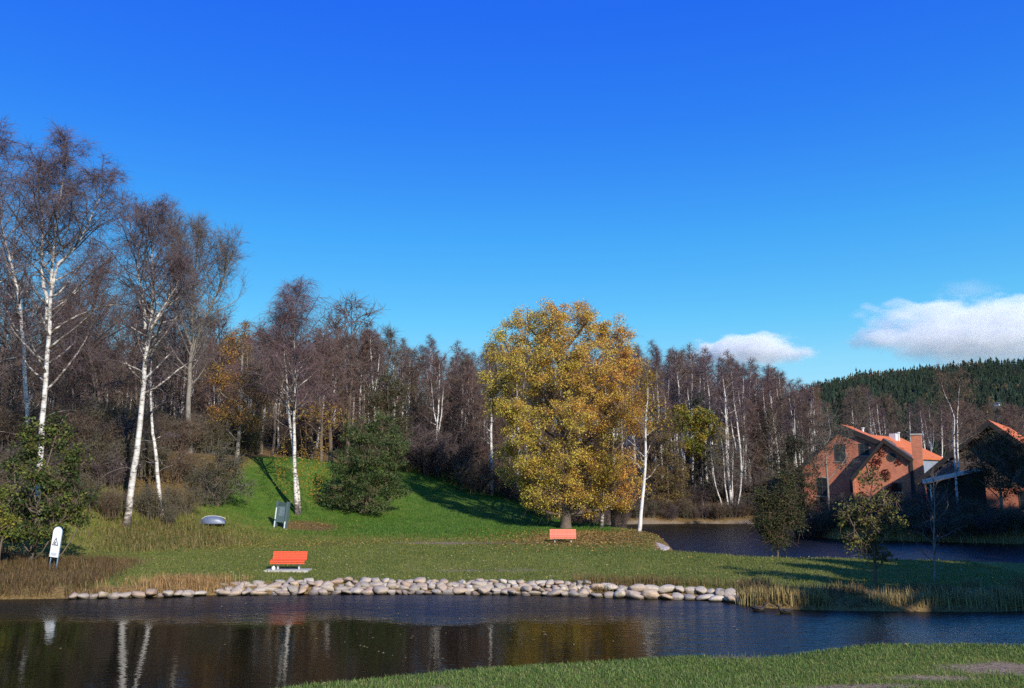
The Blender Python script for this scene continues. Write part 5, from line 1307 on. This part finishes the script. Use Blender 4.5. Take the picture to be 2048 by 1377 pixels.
blades('reeds', reed_pts(419, 1100, [(13.5, 33.75), (15.5, 33.65), (17, 33.55), (18.6, 33.65), (19.2, 33.8)], .2), .25, .65, .026, .24, REED, 420, 'pale reeds on the point below the bare sapling')
blades('point_grass', scatter(30000, 9, 28, 33.5, 41, 421, lambda x, y, d, r: (d < 3.4) & (vnoise(x, y, 1.1, 4) + .25 * (d < 1.6) > r.uniform(.42, 1.15, len(x)))), .15, .5, .022, .8, [(.20, .12, .05), (.26, .17, .07), (.14, .085, .035), (.11, .10, .03)], 422, 'matted brown grass on the point round the saplings', .3)
blades('far_bank_reeds', np.concatenate([reed_pts(423, 700, [(26.5, 73.6), (31.6, 70.7), (39, 67.2), (46, 65.7)], .3)]), .35, .8, .045, .3, REED, 424, 'pale reeds along the shaded bank below the houses')
blades('slope_top_grass', scatter(26000, -14, 6, 82, 96, 425, lambda x, y, d, r: (masks(x, y, d)[3] > .12) & (vnoise(x, y, 2, 3) > .35)), .4, 1.1, .05, .4, [(.10, .13, .03), (.15, .15, .035), (.18, .15, .05)], 426, 'rank yellow-green grass along the top of the slope', .3)
# fallen leaves
def fallen(name, n, x0, x1, y0, y1, f, cols, size, seed, label):
    rng = rngf(seed); x = rng.uniform(x0, x1, n); y = rng.uniform(y0, y1, n); d = wdist(x, y); k = (d > .5) & (rng.uniform(0, 1, n) < f(x, y)); x, y = x[k], y[k]
    P = np.stack([x, y, gz(x, y) + .05], 1); c = np.array(cols)[rng.integers(0, len(cols), len(x))] * rng.uniform(.7, 1.25, (len(x), 1))
    mb = MB(); mb.leaves(P, size, rng, c, up=1.6); kind(mb.build(name, M_leaf), 'stuff', label)
fallen('fallen_leaves', 30000, -6, 13, 50, 70, lambda x, y: blob(x, y, 4.8, 61, 5, 6.5), [(.33, .18, .06), (.40, .22, .07), (.26, .14, .05), (.42, .28, .07)], .15, 501, 'carpet of brown and orange leaves under the big yellow tree')
fallen('fallen_leaves', 22000, -26, -5, 50, 70, lambda x, y: .55 * blob(x, y, -19.3, 58, 3.2, 4) + .5 * blob(x, y, -14.8, 66.5, 2.6, 2.2) + .28 * blob(x, y, -12, 57, 7, 2.4), [(.40, .29, .05), (.34, .24, .05), (.36, .19, .05)], .14, 502, 'yellow leaves strewn on the lawn between boat and notice board')
fallen('fallen_leaves', 5200, -20, 22, 38, 60, lambda x, y: .35 + 0 * x, [(.42, .33, .12), (.36, .24, .08), (.45, .40, .25)], .11, 503, 'single pale leaves scattered over the lawn')
fallen('fallen_leaves', 900, -6, 15, 15.5, 23, lambda x, y: .3 + 0 * x, [(.42, .33, .18), (.36, .24, .10)], .06, 504, 'few pale leaves on the near bank grass')
rng = rngf(505); P = []
for px, py in [(720, 1292), (728, 1294), (735, 1296), (758, 1304), (766, 1307), (785, 1312), (690, 1285), (812, 1316), (875, 1316), (885, 1318), (1010, 1240), (450, 1236), (940, 1250), (1065, 1225), (1070, 1240), (1090, 1270), (560, 1240), (545, 1245), (627, 1264), (520, 1245), (670, 1236), (798, 1228), (120, 1298), (345, 1240), (460, 1232)] + [(rng.uniform(430, 1500), rng.uniform(1200, 1290)) for _ in range(60)]:
    d = ray(px, py); t = -CAMZ / d.z; P.append((d.x * t, d.y * t, .008))
mb = MB(); mb.leaves(np.array(P), .10, rng, np.array([(.45, .36, .18), (.38, .26, .10)])[rng.integers(0, 2, len(P))], up=30); kind(mb.build('floating_leaves', M_leaf), 'stuff', 'pale leaves floating on the pond')

# ------------------------------------------------------------------ clouds
def cloud(name, pxc, pyc, wpx, hpx, Y, depth, dens, seed, thr, label, sc=2.2, gain=3.0):
    m = bpy.data.materials.new('cloud_' + str(seed)); m.use_nodes = True; t = m.node_tree; t.nodes.clear()
    out = t.nodes.new('ShaderNodeOutputMaterial'); pv = N(t, 'ShaderNodeVolumePrincipled'); L(t, pv.outputs[0], out.inputs['Volume'])
    pv.inputs['Color'].default_value = (1, 1, 1, 1); pv.inputs['Anisotropy'].default_value = .0
    W, Hh = wpx * Y / F, hpx * Y / F
    tc = N(t, 'ShaderNodeTexCoord'); O = tc.outputs['Object']     # unit box -1..1
    mp = N(t, 'ShaderNodeMapping'); mp.inputs['Scale'].default_value = (sc * W / Hh * .5, sc * depth / Hh, sc); mp.inputs['Location'].default_value = (seed * 3.1, seed * 1.7, 0); L(t, O, mp.inputs[0])
    n1 = noise(t, 1.0, 6, mp.outputs[0], .58)
    sx = N(t, 'ShaderNodeSeparateXYZ'); L(t, O, sx.inputs[0])
    ln = N(t, 'ShaderNodeVectorMath', operation='LENGTH')
    sq = N(t, 'ShaderNodeVectorMath', operation='MULTIPLY'); L(t, O, sq.inputs[0]); sq.inputs[1].default_value = (1, 1, 1.0); L(t, sq.outputs[0], ln.inputs[0])
    # flat-bottomed puff: falls off from the centre, sharper below
    fall = math_(t, 'SUBTRACT', 1.0, ln.outputs['Value'])
    v = math_(t, 'ADD', math_(t, 'MULTIPLY', fall, .62), math_(t, 'SUBTRACT', n1.outputs[0], thr))
    v = math_(t, 'MULTIPLY', v, gain, True)
    low = N(t, 'ShaderNodeMapRange'); low.inputs[1].default_value = -.95; low.inputs[2].default_value = -.15; L(t, sx.outputs[2], low.inputs[0])
    v = math_(t, 'MULTIPLY', v, low.outputs[0])
    L(t, math_(t, 'MULTIPLY', v, dens), pv.inputs['Density'])
    p = at_y(pxc, pyc, Y)
    mb = MB(); mb.box(-1, 1, -1, 1, -1, 1); o = mb.build(name, m); o.location = p; o.scale = (W / 2, depth / 2, Hh / 2)
    m.cycles.volume_step_rate = .35 if hasattr(m, 'cycles') and hasattr(m.cycles, 'volume_step_rate') else 1
    return tag(o, label, 'cloud')
cloud('cloud', 1505, 702, 270, 84, 5200, 420, .011, 1, .62, 'small white puffy cloud alone above the birch wood', 1.7, 12)
cloud('cloud', 1410, 714, 120, 48, 5300, 300, .004, 4, .58, 'faint low puff of cloud beside the small white puffy cloud', 1.3, 4)
cloud('cloud', 1980, 668, 620, 180, 6000, 800, .0065, 2, .62, 'large white and grey cloud bank above the forested hill', 2.1, 11)
cloud('cloud', 1938, 582, 150, 50, 6500, 400, .0012, 3, .52, 'faint thin wisp of cloud above the large cloud bank', 1.3, 2)
